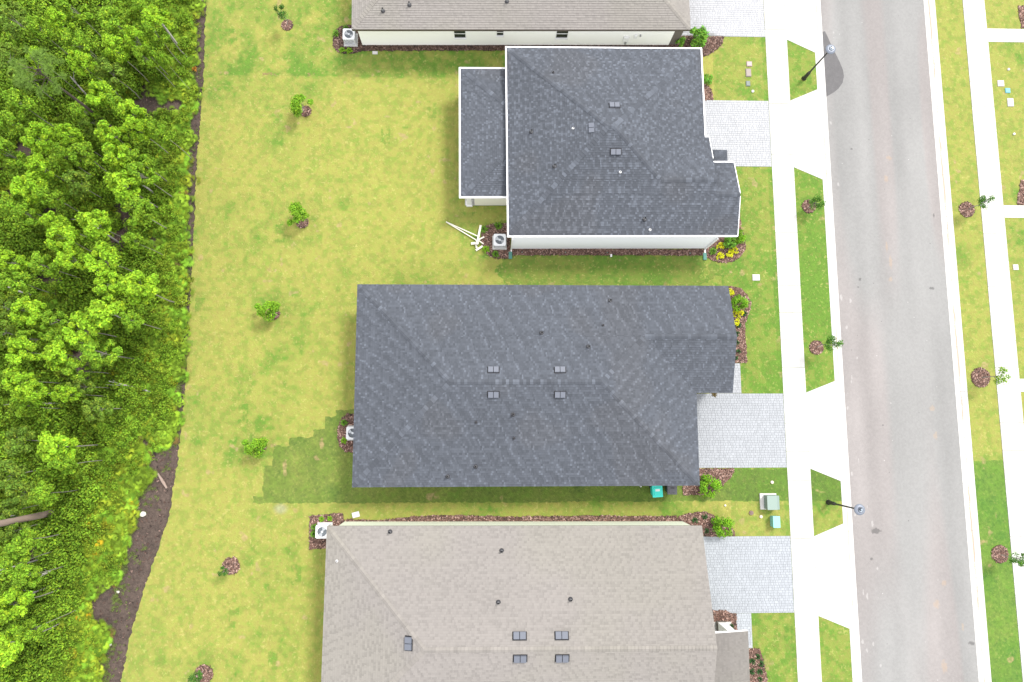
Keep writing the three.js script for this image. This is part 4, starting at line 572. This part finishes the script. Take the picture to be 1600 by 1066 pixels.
// ---------------------------------------------------------------- stones and a log on the soil strip
function rock(label, x, z, r, sd, col = [0.5, 0.47, 0.42]) { seed(sd); const g = new THREE.IcosahedronGeometry(r, 3), p = g.attributes.position; for (let i = 0; i < p.count; i++) { const n = 0.8 + 0.45 * fbm(p.getX(i) / r * 1.3 + sd, (p.getY(i) + p.getZ(i) * 0.7) / r * 1.3 + 5, 3); p.setXYZ(i, p.getX(i) * n * 1.15, p.getY(i) * n * 0.7, p.getZ(i) * n); } g.computeVertexNormals(); return tag(put('rock', g.translate(x, r * 0.3, z), std(col, 0.9)), label, 'rock'); }
rock('large white rock on the widest part of the bare soil strip', -21.72, 5.62, 0.17, 3);
for (const [l, x, z, r] of [['small pale rock where the soil strip turns, at the palmetto edge', -22.4, 2.75, 0.09], ['small white rock at the woodland edge beside the bush right of the lime trees', -20.15, -7.85, 0.13], ['pair sized white rock in the dark gap of the upper wood', -26.2, -16.3, 0.12], ['little pale rock beside the upper end of the soil strip', -20.35, -17.6, 0.1], ['little white rock in palmettos right of the fallen thin stem', -20.9, -4.6, 0.1], ['tiny white rock low on the soil strip margin', -22.95, 10.3, 0.09], ['tiny pale rock left of the log', -22.1, 4.1, 0.08], ['small white rock near the bottom of the soil strip margin', -23.2, 13.4, 0.08], ['beige rock left of the soil strip between palmetto clumps', -24.6, 6.3, 0.2]]) rock(l, x, z, r, Math.round(r * 1000 + 50 * Math.abs(x)));
{ const g = thing('log', 'short weathered log lying on the bare soil strip', 'log', [-20.95, 0.05, 3.12]); put('trunk', mergeGeometries([rod([0, 0, 0], [0.35, 0.02, 0.5], 0.05, 0.1, 10), rod([0.35, 0.02, 0.5], [0.62, 0.02, 0.92], 0.1, 0.06, 10), rod([0.3, 0.03, 0.42], [0.45, 0.12, 0.4], 0.03, 0.015, 6)]), std([0.24, 0.18, 0.15], 0.95), g); }

// ---------------------------------------------------------------- garden plants
const fernGeo = (sd, n, base, len) => { seed(sd); const q = new Geo(); for (let i = 0; i < n; i++) { const a = rnd() * 6.283, el = rr(0.15, 1.3), L = len * rr(0.6, 1), k = rr(0.7, 1.3), d = [Math.cos(a) * Math.cos(el), Math.sin(el), Math.sin(a) * Math.cos(el)], s = [-Math.sin(a) * 0.09 * len, 0, Math.cos(a) * 0.09 * len], col = base.map((v) => v * k), m = [d[0] * L * 0.55, d[1] * L * 0.62, d[2] * L * 0.55], e = [d[0] * L, d[1] * L * 0.72, d[2] * L]; q.tri([0, 0, 0], [m[0] + s[0], m[1], m[2] + s[2]], [m[0] - s[0], m[1], m[2] - s[2]], col).tri([m[0] + s[0], m[1], m[2] + s[2]], e, [m[0] - s[0], m[1], m[2] - s[2]], col); } return q.build(); };
function plant(name, label, cat, x, z, geo, s, sy = s, group, y = 0.05) { const g = thing(name, label, cat, [x, y, z], rnd() * 6.28, group); put('foliage', geo, leafMat, g); put('stem', rod([0, -0.03, 0], [0, 0.25, 0], 0.025, 0.015, 6), barkDark, g); g.scale.set(s, sy, s); return g; }
{
  const lowA = fernGeo(3, 60, [0.08, 0.17, 0.018], 0.36), lowB = fernGeo(9, 70, [0.14, 0.27, 0.015], 0.36), darkLow = fernGeo(12, 50, [0.03, 0.075, 0.022], 0.28), yellow = crownGeo(41, { clumps: 8, leaves: 170, len: 0.19, wid: 0.085, ry: 0.6, base: [0.40, 0.43, 0.012], varK: 0.25, up: 0.9, warm: 0.1 }).geo.translate(0, 0.6, 0);
  const fluffy = crownGeo(51, { clumps: 12, leaves: 900, len: 0.13, wid: 0.05, ry: 0.85, base: [0.105, 0.255, 0.014] }).geo.translate(0, 0.9, 0), glossy = crownGeo(57, { clumps: 11, leaves: 620, len: 0.19, wid: 0.07, ry: 0.9, base: [0.10, 0.26, 0.03] }).geo.translate(0, 0.9, 0);
  seed(21);
  for (const [l, x, z, g, s] of [['low bright plant left of two in front of the top corner air conditioner', -10.2, -25.42, lowB, 0.9], ['low bright plant right of two in front of the top corner air conditioner', -9.72, -25.38, lowB, 1], ['low green plant at the outer left side of the top corner mulch bed', -10.62, -26.6, lowA, 1.1], ['low green plant behind the top corner air conditioner', -9.95, -27.0, lowA, 1.0],
    ['low dark plant at the upper left of the round bed beside the white boards', -0.45, -12.85, lowA, 1.2], ['low dark plant at the upper rim of the bed behind the middle air conditioner', 0.5, -13.05, lowA, 1.25], ['low green plant at the lower left of the bed beside the white boards', -0.32, -11.47, lowB, 1.1], ['low green plant below the air conditioner of the northern dark house', 0.36, -11.15, lowA, 1.1],
    ['low green plant above the half hidden air conditioner', -9.35, -0.06, lowA, 1], ['low green plant below the half hidden air conditioner', -9.35, 1.1, lowB, 0.9], ['low bright plant, left of two above the lower air conditioner', -10.6, 5.98, lowB, 0.8], ['low bright plant, right of two above the lower air conditioner', -10.08, 5.95, lowB, 0.75], ['low green plant left of the lower air conditioner, upper one', -11.06, 6.45, lowA, 0.95], ['low green plant left of the lower air conditioner, lower one', -11.04, 6.9, lowA, 1.0],
    ['low green plant between the downspout and yellow plants', 14.95, -11.4, lowA, 1.15]]) plant('low_plant', l, 'plant', x, z, g, s);
  for (const [l, x, z] of [['first low dark plant below the yellow plants in the gable bed of the middle house', 16.48, -6.4], ['second low dark plant below the yellow plants in the gable bed of the middle house', 16.38, -5.85], ['third low dark plant below the yellow plants in the gable bed of the middle house', 16.36, -5.25], ['fourth low dark plant below the yellow plants in the gable bed of the middle house', 16.42, -4.66], ['low dark plant closest to the paver walk of the middle house', 16.2, -4.25], ['low dark plant right of the yellow plants beside the lawn', 16.95, -7.2], ['low dark plant left of the feathery shrub by the lower beige house', 13.13, 6.22], ['low dark plant touching the feathery shrub by the lower beige house', 13.75, 6.0], ['low dark plant behind the feathery shrub by the lower driveway corner', 13.85, 6.9], ['low plant in the red mulch beside the porch column', 15.2, 12.75], ['topmost low plant in the bed beside the porch roof', 16.8, 14.6], ['left low plant in the bed beside the porch roof', 16.45, 14.88], ['right low plant in the bed beside the porch roof', 16.98, 15.02], ['lower left low plant in the bed beside the porch roof', 16.4, 15.46], ['lower right low plant in the bed beside the porch roof', 16.9, 15.5], ['lowest low plant in the bed beside the porch roof', 16.88, 15.95]]) plant('low_plant', l, 'plant', x, z, darkLow, rr(0.85, 1.1));
  for (const [l, x, z, s] of [['upper left of four yellow plants at the northern gable bed', 15.46, -11.74, 0.28], ['lower left of four yellow plants at the northern gable bed', 15.41, -11.05, 0.28], ['third from left of four yellow plants at the northern gable bed', 16.02, -11.26, 0.28], ['rightmost of four yellow plants, below the bright shrub', 16.42, -11.52, 0.27], ['yellow plant at the roof corner, above the round green shrub', 16.0, -8.62, 0.25], ['yellow plant below the round green shrub, touching the roof edge', 16.22, -7.22, 0.25], ['yellow plant below the round green shrub, nearest the lawn', 16.63, -7.17, 0.26], ['lowest yellow plant in the gable bed of the middle house', 16.28, -6.64, 0.27]]) plant('yellow_plant', l, 'plant', x, z, yellow, s);
  for (const [l, x, z, g, s, sy] of [['bright loose shrub at the gable corner, right one of two', 16.6, -12.25, fluffy, 0.52, 0.62], ['bright loose shrub at the gable corner, left one of two', 16.05, -12.05, glossy, 0.48, 0.5], ['round bright shrub among yellow plants at the middle gable', 16.42, -7.85, fluffy, 0.58, 0.62], ['bright green shrub in the mulch bed right of the bins', 13.95, 3.95, fluffy, 0.72, 0.7], ['feathery bright shrub at the corner of the lower driveway', 14.65, 6.45, fluffy, 0.7, 0.8], ['tall glossy shrub in the curved bed beside the stained driveway', 14.3, -26.35, glossy, 0.72, 0.8], ['small narrow shrub at the taupe wall by the stained driveway', 13.1, -26.1, glossy, 0.32, 0.55], ['small green shrub in the corner bed beside the white gutter', 14.95, -23.6, glossy, 0.4, 0.3]]) plant('shrub', l, 'shrub', x, z, g, s, sy);
  plant('weed_tuft', 'scraggly brown twigs on the driveway edge under the wing eave', 'plant', 14.7, -1.85, fernGeo(77, 40, [0.10, 0.075, 0.03], 0.3), 1, 0.5);
  plant('low_plant', 'orange leaved plant at the edge of the lawn near the upper soil strip', 'plant', -20.1, -23.9, fernGeo(78, 40, [0.35, 0.16, 0.02], 0.35), 0.8);
}
// ---------------------------------------------------------------- saplings in mulch rings
{
  const g1 = crownGeo(131, { clumps: 12, leaves: 1500, len: 0.11, wid: 0.04, ry: 1.1, base: [0.115, 0.265, 0.016], size: 0.9 }), g2 = crownGeo(137, { clumps: 11, leaves: 800, len: 0.11, wid: 0.04, ry: 1.3, base: [0.045, 0.125, 0.02] });
  const sap = (label, x, z, h, r, c, ky = 1) => { seed(Math.round(Math.abs(x * 31 + z * 17))); const g = thing('sapling', label, 'sapling', [x, 0.04, z], rnd() * 6.28, 'young trees in mulch rings'); put('trunk', trunkGeo(c.cs, h, 0.03, h, r), bark, g); const m = put('crown', c.geo, leafMat, g); m.scale.set(r, r * ky, r); m.position.y = h; return g; };
  const ring = (l, x, z, r, a, b) => ringBed(l, x, z, r, undefined, a, b);
  const S = [['dark green sapling at the top of the lawn', -14.01, -27.2, 1.5, 0.44, g2, 1.4], ['bright sapling left of the patio roof, upper one', -12.62, -21.0, 1.0, 0.8, g1], ['bright sapling left of the patio roof, lower one', -12.55, -13.4, 1.0, 0.8, g1], ['bright sapling left of the middle house near its upper corner', -14.25, -7.15, 0.95, 0.82, g1], ['bright sapling beside the green sod patch', -14.65, 1.45, 0.95, 0.8, g1, 1.05], ['thin dark sapling left of the lower beige house', -16.25, 8.95, 0.9, 0.32, g2, 1.3], ['grey green sapling at the bottom edge of the lawn', -17.5, 15.0, 1.0, 0.44, g2, 1.1]];
  const R = [[-14.0, -27.2, 0.38], [-12.55, -21.0, 0.37], [-12.5, -13.25, 0.4], [-14.15, -7.1, 0.4], [-14.62, 1.38, 0.38], [-16.12, 8.8, 0.52], [-17.45, 15.2, 0.54]];
  S.forEach(([l, x, z, h, r, c, ky], i) => { sap(l, x, z, h, r, c, ky); ring('mulch ring around the ' + l.replace('sapling', 'sapling'), ...R[i]); });
  const g3 = crownGeo(141, { clumps: 11, leaves: 700, len: 0.11, wid: 0.045, ry: 1.15, base: [0.05, 0.14, 0.018] }), g4 = crownGeo(149, { clumps: 9, leaves: 480, len: 0.12, wid: 0.05, ry: 1.1, base: [0.12, 0.26, 0.015] });
  for (const [l, x, z, h, r, c] of [['dark street sapling on the near verge beside the grey splash, leaning over the kerb', 21.62, -14.5, 1.2, 0.52, g3], ['dark street sapling on the near verge opposite the middle house, over the kerb', 21.72, -4.95, 2.0, 0.56, g3], ['dark street sapling on the far verge opposite the northern house', 32.82, -14.5, 1.6, 0.5, g3], ['sparse light green street sapling on the far verge opposite the middle house', 32.78, -2.94, 1.7, 0.52, g4], ['dark street sapling on the far verge at the lower right photo edge', 33.02, 8.52, 1.6, 0.5, g3]]) { sap(l, x, z, h, r, c, 1.1); }
  for (const [l, x, z, r] of [['mulch ring beside the grey splash on the near verge', 21.7, -14.62, 0.46], ['mulch ring on the near verge opposite the middle house', 21.68, -4.94, 0.45], ['mulch ring on the far verge opposite the northern house', 32.72, -14.5, 0.52], ['mulch ring on the far verge opposite the middle house', 32.68, -2.94, 0.62], ['mulch ring on the rich green part of the far verge', 32.95, 8.5, 0.54]]) ring(l, x, z, r);
}
// ---------------------------------------------------------------- air conditioners
{
  const white = std([0.55, 0.56, 0.57], 0.45), dark = std([0.10, 0.115, 0.13], 0.5), blade = std([0.42, 0.44, 0.46], 0.35, { metalness: 0.3 });
  const g = thing('air_conditioner', 'white air conditioner at the left corner of the topmost beige house', 'air conditioner', [-9.62, 0.06, -26.15]);
  const w = 0.78, h = 0.72; put('pad', rbx(0.95, 0.1, 0.95, 0.02, 0, 0.02, 0), concrete, g);
  { const s = new THREE.Shape(), a = w / 2, r = 0.1; s.moveTo(-a + r, -a); s.lineTo(a - r, -a); s.quadraticCurveTo(a, -a, a, -a + r); s.lineTo(a, a - r); s.quadraticCurveTo(a, a, a - r, a); s.lineTo(-a + r, a); s.quadraticCurveTo(-a, a, -a, a - r); s.lineTo(-a, -a + r); s.quadraticCurveTo(-a, -a, -a + r, -a);
    const hole = new THREE.Path(); hole.absarc(0, 0, 0.3, 0, Math.PI * 2, true); const t = s.clone(); t.holes = [hole];
    put('top_panel', new THREE.ExtrudeGeometry(t, { depth: 0.04, bevelEnabled: true, bevelSize: 0.012, bevelThickness: 0.012, bevelSegments: 2, curveSegments: 28 }).rotateX(-Math.PI / 2).translate(0, h, 0), white, g);
    const body = put('housing', rbx(w - 0.08, h - 0.08, w - 0.08, 0.05, 0, (h + 0.06) / 2, 0), dark, g);
    const lv = []; for (let i = 0; i < 11; i++) { const y = 0.12 + i * 0.053; lv.push(bx(w - 0.12, 0.016, 0.02, 0, y, w / 2 - 0.03), bx(w - 0.12, 0.016, 0.02, 0, y, -w / 2 + 0.03), bx(0.02, 0.016, w - 0.12, w / 2 - 0.03, y, 0), bx(0.02, 0.016, w - 0.12, -w / 2 + 0.03, y, 0)); }
    for (const [x, z] of [[1, 1], [1, -1], [-1, 1], [-1, -1]]) lv.push(bx(0.06, h - 0.02, 0.06, x * (w / 2 - 0.035), h / 2, z * (w / 2 - 0.035)));
    put('louvre', mergeGeometries(lv), white, g).userData.kind = 'stuff';
    const base = put('base_rail', bx(w, 0.08, w, 0, 0.09, 0), white, g); }
  put('fan_guard', mergeGeometries([0.08, 0.15, 0.22, 0.285].map((r) => new THREE.TorusGeometry(r, 0.005, 5, 40).rotateX(Math.PI / 2).translate(0, h + 0.05, 0))), dark, g);
  put('fan_hub', cyl(0.085, 0.085, 0.06, 0, h + 0.02, 0, 20), blade, g);
  for (let k = 0; k < 2; k++) { const q = new Geo(); for (let i = 0; i < 8; i++) { const a0 = k * Math.PI + i * 0.12, a1 = a0 + 0.13, y = (j) => h - 0.01 + 0.05 * j / 8; q.quad([Math.cos(a0) * 0.07, y(i), Math.sin(a0) * 0.07], [Math.cos(a1) * 0.07, y(i + 1), Math.sin(a1) * 0.07], [Math.cos(a1) * 0.28, y(i + 1), Math.sin(a1) * 0.28], [Math.cos(a0) * 0.28, y(i), Math.sin(a0) * 0.28]); } const m = put('fan_blade', q.build(), blade, g); m.material.side = THREE.DoubleSide; }
  copy(g, 'white air conditioner in the round bed beside the pile of white boards', [0.6, 0.06, -11.93], 0);
  copy(g, 'white air conditioner half hidden under the eave of the middle dark roof', [-8.66, 0.06, 0.62], 0);
  copy(g, 'white air conditioner in the square cornered bed of the lower beige house', [-10.38, 0.06, 6.66], Math.PI / 2);
}
// ---------------------------------------------------------------- street lamps
{
  const pole = std([0.026, 0.024, 0.022], 0.5, { metalness: 0.2 }), cap = std([0.155, 0.175, 0.215], 0.45, { metalness: 0.2 }), inner = std([0.05, 0.06, 0.08], 0.4), shine = std([0.28, 0.33, 0.38], 0.3, { metalness: 0.4 });
  const g = thing('street_lamp', 'dark street lamp post on the verge beside the new asphalt patch', 'street lamp', [21.88, 0.03, -23.86]);
  put('base', new THREE.LatheGeometry([[0, 0], [0.17, 0], [0.17, 0.06], [0.13, 0.1], [0.115, 0.75], [0.095, 0.84], [0.065, 0.9], [0, 0.9]].map((p) => new THREE.Vector2(...p)), 20), pole, g);
  put('pole', cyl(0.045, 0.06, 2.6, 0, 2.1, 0, 16), pole, g);
  put('collar', new THREE.LatheGeometry([[0, 3.38], [0.07, 3.38], [0.08, 3.42], [0.06, 3.46], [0.14, 3.52], [0.15, 3.56], [0, 3.58]].map((p) => new THREE.Vector2(...p)), 20), pole, g);
  put('globe', new THREE.LatheGeometry([[0.12, 3.55], [0.2, 3.62], [0.24, 3.7], [0.24, 3.74], [0, 3.76]].map((p) => new THREE.Vector2(...p)), 24), std([0.5, 0.52, 0.55], 0.3), g);
  put('cap', new THREE.LatheGeometry([[0.3, 3.7], [0.33, 3.72], [0.32, 3.76], [0.24, 3.82], [0.17, 3.84], [0.165, 3.81], [0, 3.81]].map((p) => new THREE.Vector2(...p)), 32), cap, g).material.side = THREE.DoubleSide;
  put('vent_cup', new THREE.LatheGeometry([[0.16, 3.815], [0.165, 3.85], [0.12, 3.87], [0.09, 3.83], [0, 3.83]].map((p) => new THREE.Vector2(...p)), 24), inner, g).material.side = THREE.DoubleSide;
  put('sensor', mergeGeometries([cyl(0.05, 0.055, 0.1, 0.02, 3.89, 0.01, 16), new THREE.TorusGeometry(0.11, 0.02, 8, 20, 4.2).rotateX(Math.PI / 2).translate(0, 3.87, 0)].map((q) => q.toNonIndexed())), shine, g);
  copy(g, 'dark street lamp post on the verge at the edge of the fresh green sod', [21.89, 0.03, 5.15], 1.2);
}
// ---------------------------------------------------------------- bins
{
  const bin = (label, x, z, col, s, turn) => {
    const g = thing('wheeled_bin', label, 'bin', [x, 0.03, z], turn), m = std(col, 0.45), dk = std([0.02, 0.02, 0.02], 0.7), w = 0.29 * s, d = 0.34 * s, h = 0.98;
    const q = new Geo(), lo = [0.8, 0.72]; q.quad([-w * 0.8, 0.1, d * 0.72], [w * 0.8, 0.1, d * 0.72], [w, h, d], [-w, h, d]).quad([w * 0.8, 0.1, -d * 0.6], [-w * 0.8, 0.1, -d * 0.6], [-w, h, -d], [w, h, -d]).quad([w * 0.8, 0.1, d * 0.72], [w * 0.8, 0.1, -d * 0.6], [w, h, -d], [w, h, d]).quad([-w * 0.8, 0.1, -d * 0.6], [-w * 0.8, 0.1, d * 0.72], [-w, h, d], [-w, h, -d]).quad([-w * 0.8, 0.1, -d * 0.6], [w * 0.8, 0.1, -d * 0.6], [w * 0.8, 0.1, d * 0.72], [-w * 0.8, 0.1, d * 0.72]);
    put('body', q.build(), m, g).material.side = THREE.DoubleSide;
    put('rim', mergeGeometries([bx(w * 2 + 0.06, 0.05, 0.03, 0, h - 0.02, d + 0.01), bx(0.03, 0.05, d * 2, w + 0.012, h - 0.02, 0), bx(0.03, 0.05, d * 2, -w - 0.012, h - 0.02, 0)]), m, g);
    const lid = put('lid', mergeGeometries([rbx(w * 2 + 0.07, 0.05, d * 2 + 0.06, 0.024, 0, h + 0.03, 0.01), rbx(w * 1.6, 0.05, d * 1.45, 0.024, 0, h + 0.065, 0)]), m, g);
    put('label_plate', rbx(w * 0.95, 0.012, d * 0.42, 0.005, 0, h + 0.094, -d * 0.18), col[1] > 0.1 ? std([0.55, 0.6, 0.58], 0.5) : std([0.03, 0.03, 0.033], 0.4), lid);
    put('handle', mergeGeometries([cyl(0.016, 0.016, w * 1.7, 0, 0, 0).rotateZ(Math.PI / 2).translate(0, h - 0.02, -d - 0.1), bx(0.03, 0.03, 0.12, w * 0.8, h - 0.02, -d - 0.05), bx(0.03, 0.03, 0.12, -w * 0.8, h - 0.02, -d - 0.05)].map((q) => q.index ? q.toNonIndexed() : q)), m, g);
    for (const s2 of [-1, 1]) put('wheel', cyl(0.13, 0.13, 0.06, 0, 0, 0, 20).rotateZ(Math.PI / 2).translate(s2 * (w * 0.8 + 0.03), 0.13, -d * 0.75), dk, g);
  };
  bin('teal wheeled bin under the south eave of the middle dark roof', 10.52, 4.28, [0.02, 0.52, 0.43], 1.0, 0.05);
  bin('dark grey wheeled bin under the south eave of the middle dark roof', 11.46, 4.14, [0.075, 0.075, 0.085], 0.94, -0.03);
}
// ---------------------------------------------------------------- utility boxes and lids
{
  const tg = std([0.15, 0.205, 0.18], 0.55), tl = std([0.18, 0.24, 0.21], 0.5);
  const g = thing('transformer', 'green transformer box on a white concrete pad beside the sidewalk', 'utility box', [17.95, 0.02, 5.06]);
  put('pad', rbx(1.08, 0.14, 1.02, 0.02, -0.02, 0.04, 0), std([0.46, 0.45, 0.43], 0.9), g); put('cabinet', rbx(0.78, 0.6, 0.86, 0.03, 0.06, 0.4, 0.02), tg, g);
  const q = new Geo(); q.quad([-0.34, 0.705, 0.46], [0.26, 0.725, 0.46], [0.26, 0.725, -0.42], [-0.34, 0.705, -0.42]).quad([0.26, 0.725, 0.46], [0.47, 0.6, 0.46], [0.47, 0.6, -0.42], [0.26, 0.725, -0.42]); put('lid', q.build(), tl, g).material.side = THREE.DoubleSide; put('lock', rbx(0.03, 0.12, 0.08, 0.01, 0.465, 0.42, 0.05), M.steel, g);
  const p = thing('utility_pedestal', 'pale teal utility box on the lawn below the transformer', 'utility box', [18.22, 0.02, 6.3]), pm = std([0.16, 0.40, 0.36], 0.5);
  put('body', rbx(0.42, 0.5, 0.66, 0.03, 0, 0.25, 0), pm, p); put('lid', rbx(0.46, 0.06, 0.72, 0.02, 0, 0.52, 0), std([0.19, 0.45, 0.41], 0.5), p); put('hasp', rbx(0.06, 0.06, 0.03, 0.01, 0, 0.47, 0.365), M.steel, p);
  const lid = (label, x, z, w, d, col, y = 0.06, turn = 0) => { const t = thing('utility_hatch', label, 'utility hatch', [x, 0.02, z], turn); put('frame', rbx(w, y, d, 0.012, 0, y / 2, 0), std(col.map((v) => v * 0.85), 0.8), t); put('cover', rbx(w - 0.07, 0.03, d - 0.07, 0.008, 0, y + 0.003, 0), std(col, 0.8), t); };
  const wht = [0.52, 0.50, 0.49];
  lid('square white utility lid on the lawn between the two dark houses near the sidewalk', 17.83, -9.66, 0.5, 0.42, wht); lid('pinkish white lid, topmost of three on the top front lawn', 18.05, -24.87, 0.38, 0.36, [0.36, 0.28, 0.27]); lid('beige upright rectangular lid, middle of three on the top front lawn', 17.96, -24.22, 0.38, 0.58, [0.24, 0.205, 0.185]); lid('greyish lid, lowest of three on the top front lawn', 17.9, -23.42, 0.3, 0.38, [0.15, 0.175, 0.16]);
  lid('pinkish white square lid across the road left of the blue one', 35.95, -23.7, 0.46, 0.44, [0.56, 0.50, 0.50]); lid('light blue lid across the road between two white lids', 36.4, -23.17, 0.36, 0.36, [0.14, 0.36, 0.40]); lid('white lid across the road below the light blue one', 36.52, -22.3, 0.44, 0.6, wht); lid('white square lid across the road beside the right photo edge', 35.78, -10.46, 0.36, 0.38, wht);
  lid('white slab on the grass below the mulch strip of the topmost house', -7.96, -25.28, 0.36, 0.22, wht, 0.05); lid('tilted white slab beside the mulch strip above the lower beige house', -8.48, 5.74, 0.46, 0.34, [0.56, 0.53, 0.55], 0.05, 0.25);
  const cap = (label, x, z, r, col) => { const t = thing('cleanout_pipe', label, 'pipe cap', [x, 0.03, z]); put('pipe', cyl(r, r, 0.08, 0, 0.04, 0, 16), std(col, 0.6), t); put('plug', rbx(r * 0.8, 0.04, r * 0.8, 0.008, 0, 0.09, 0), std(col, 0.6), t); };
  cap('small white pipe cap on the top front lawn above the whitish driveway', 18.2, -22.85, 0.09, wht); cap('small white pipe cap across the road above the pinkish lid', 36.6, -24.75, 0.08, wht); cap('small white pipe cap across the road below the white lid', 36.55, -19.97, 0.08, wht); cap('small white pipe cap on fresh sod above the transformer', 18.25, 3.85, 0.1, [0.5, 0.42, 0.36]); cap('small white pipe cap on pale grass left of the transformer', 15.12, 5.3, 0.06, wht); cap('small pale pipe cap on pale grass left of the teal utility box', 17.42, 6.02, 0.1, [0.5, 0.42, 0.36]); cap('small brown pipe cap on pale grass left of the transformer box', 16.8, 5.78, 0.14, [0.14, 0.09, 0.075]);
  const spots = [1.7, 4.6, 7.4, 10.25, 13.0].map((x, i) => [x + 0.4, -11.3, i]); for (const [x, z, i] of spots) { const t = thing('sprinkler_head', ['leftmost', 'second', 'third', 'fourth', 'rightmost'][i] + ' small white sprinkler head in the long mulch strip under the gutter', 'sprinkler head', [x, 0.04, z]); put('riser', cyl(0.03, 0.035, 0.12, 0, 0.06, 0, 10), M.pipeWhite, t); put('nozzle', cyl(0.02, 0.03, 0.03, 0, 0.135, 0, 10), M.green, t); }
  const t = thing('marker_post', 'short white post on the grass edge below the long mulch strip', 'marker', [8.05, 0.03, -11.08]); put('post', rbx(0.1, 0.16, 0.16, 0.02, 0, 0.08, 0), M.pipeWhite, t); put('cap', rbx(0.12, 0.03, 0.18, 0.01, 0, 0.175, 0), M.pipeWhite, t);
  const h = thing('water_tap', 'small white stake on the grass left of the teal bin', 'stake', [9.6, 0.03, 4.05]); put('post', rbx(0.05, 0.45, 0.05, 0.01, 0, 0.22, 0), M.pipeWhite, h); put('cap', rbx(0.07, 0.05, 0.07, 0.015, 0, 0.46, 0), M.pipeWhite, h);
}
// ---------------------------------------------------------------- pile of white boards
{
  const wm = std([0.52, 0.50, 0.43], 0.7), board = (label, x0, z0, x1, z1, y0, y1, w = 0.09) => { const L = Math.hypot(x1 - x0, z1 - z0), g = rbx(L, 0.035, w, 0.008); g.rotateZ(Math.atan2(y1 - y0, L)); g.rotateY(-Math.atan2(z1 - z0, x1 - x0)); g.translate((x0 + x1) / 2, (y0 + y1) / 2, (z0 + z1) / 2); tag(put('board', g, wm), label, 'board', 'loose white boards beside the air conditioner'); };
  board('long white board, upper of two running up left from the pile', -2.98, -13.35, -0.78, -12.3, 0.06, 0.22, 0.07); board('long white board, lower of two running up left from the pile', -2.95, -13.32, -0.72, -11.95, 0.1, 0.14, 0.07); board('upright white board crossing the pile from top to bottom', -0.66, -13.08, -0.9, -11.75, 0.26, 0.3, 0.14); board('white board pointing right up from the pile centre', -0.42, -12.3, -0.98, -11.98, 0.2, 0.26, 0.1); board('short thick white board at the left of the pile', -1.3, -11.84, -0.78, -11.9, 0.16, 0.18, 0.16); board('short white board at the bottom of the pile', -0.98, -11.4, -0.52, -11.68, 0.1, 0.16, 0.14); board('short white board slanting down right in the pile', -0.9, -12.12, -0.46, -11.82, 0.24, 0.14, 0.08); board('stubby white board under the pile centre', -0.98, -11.8, -0.92, -11.55, 0.12, 0.1, 0.12);
}
renderer.render(scene, camera);
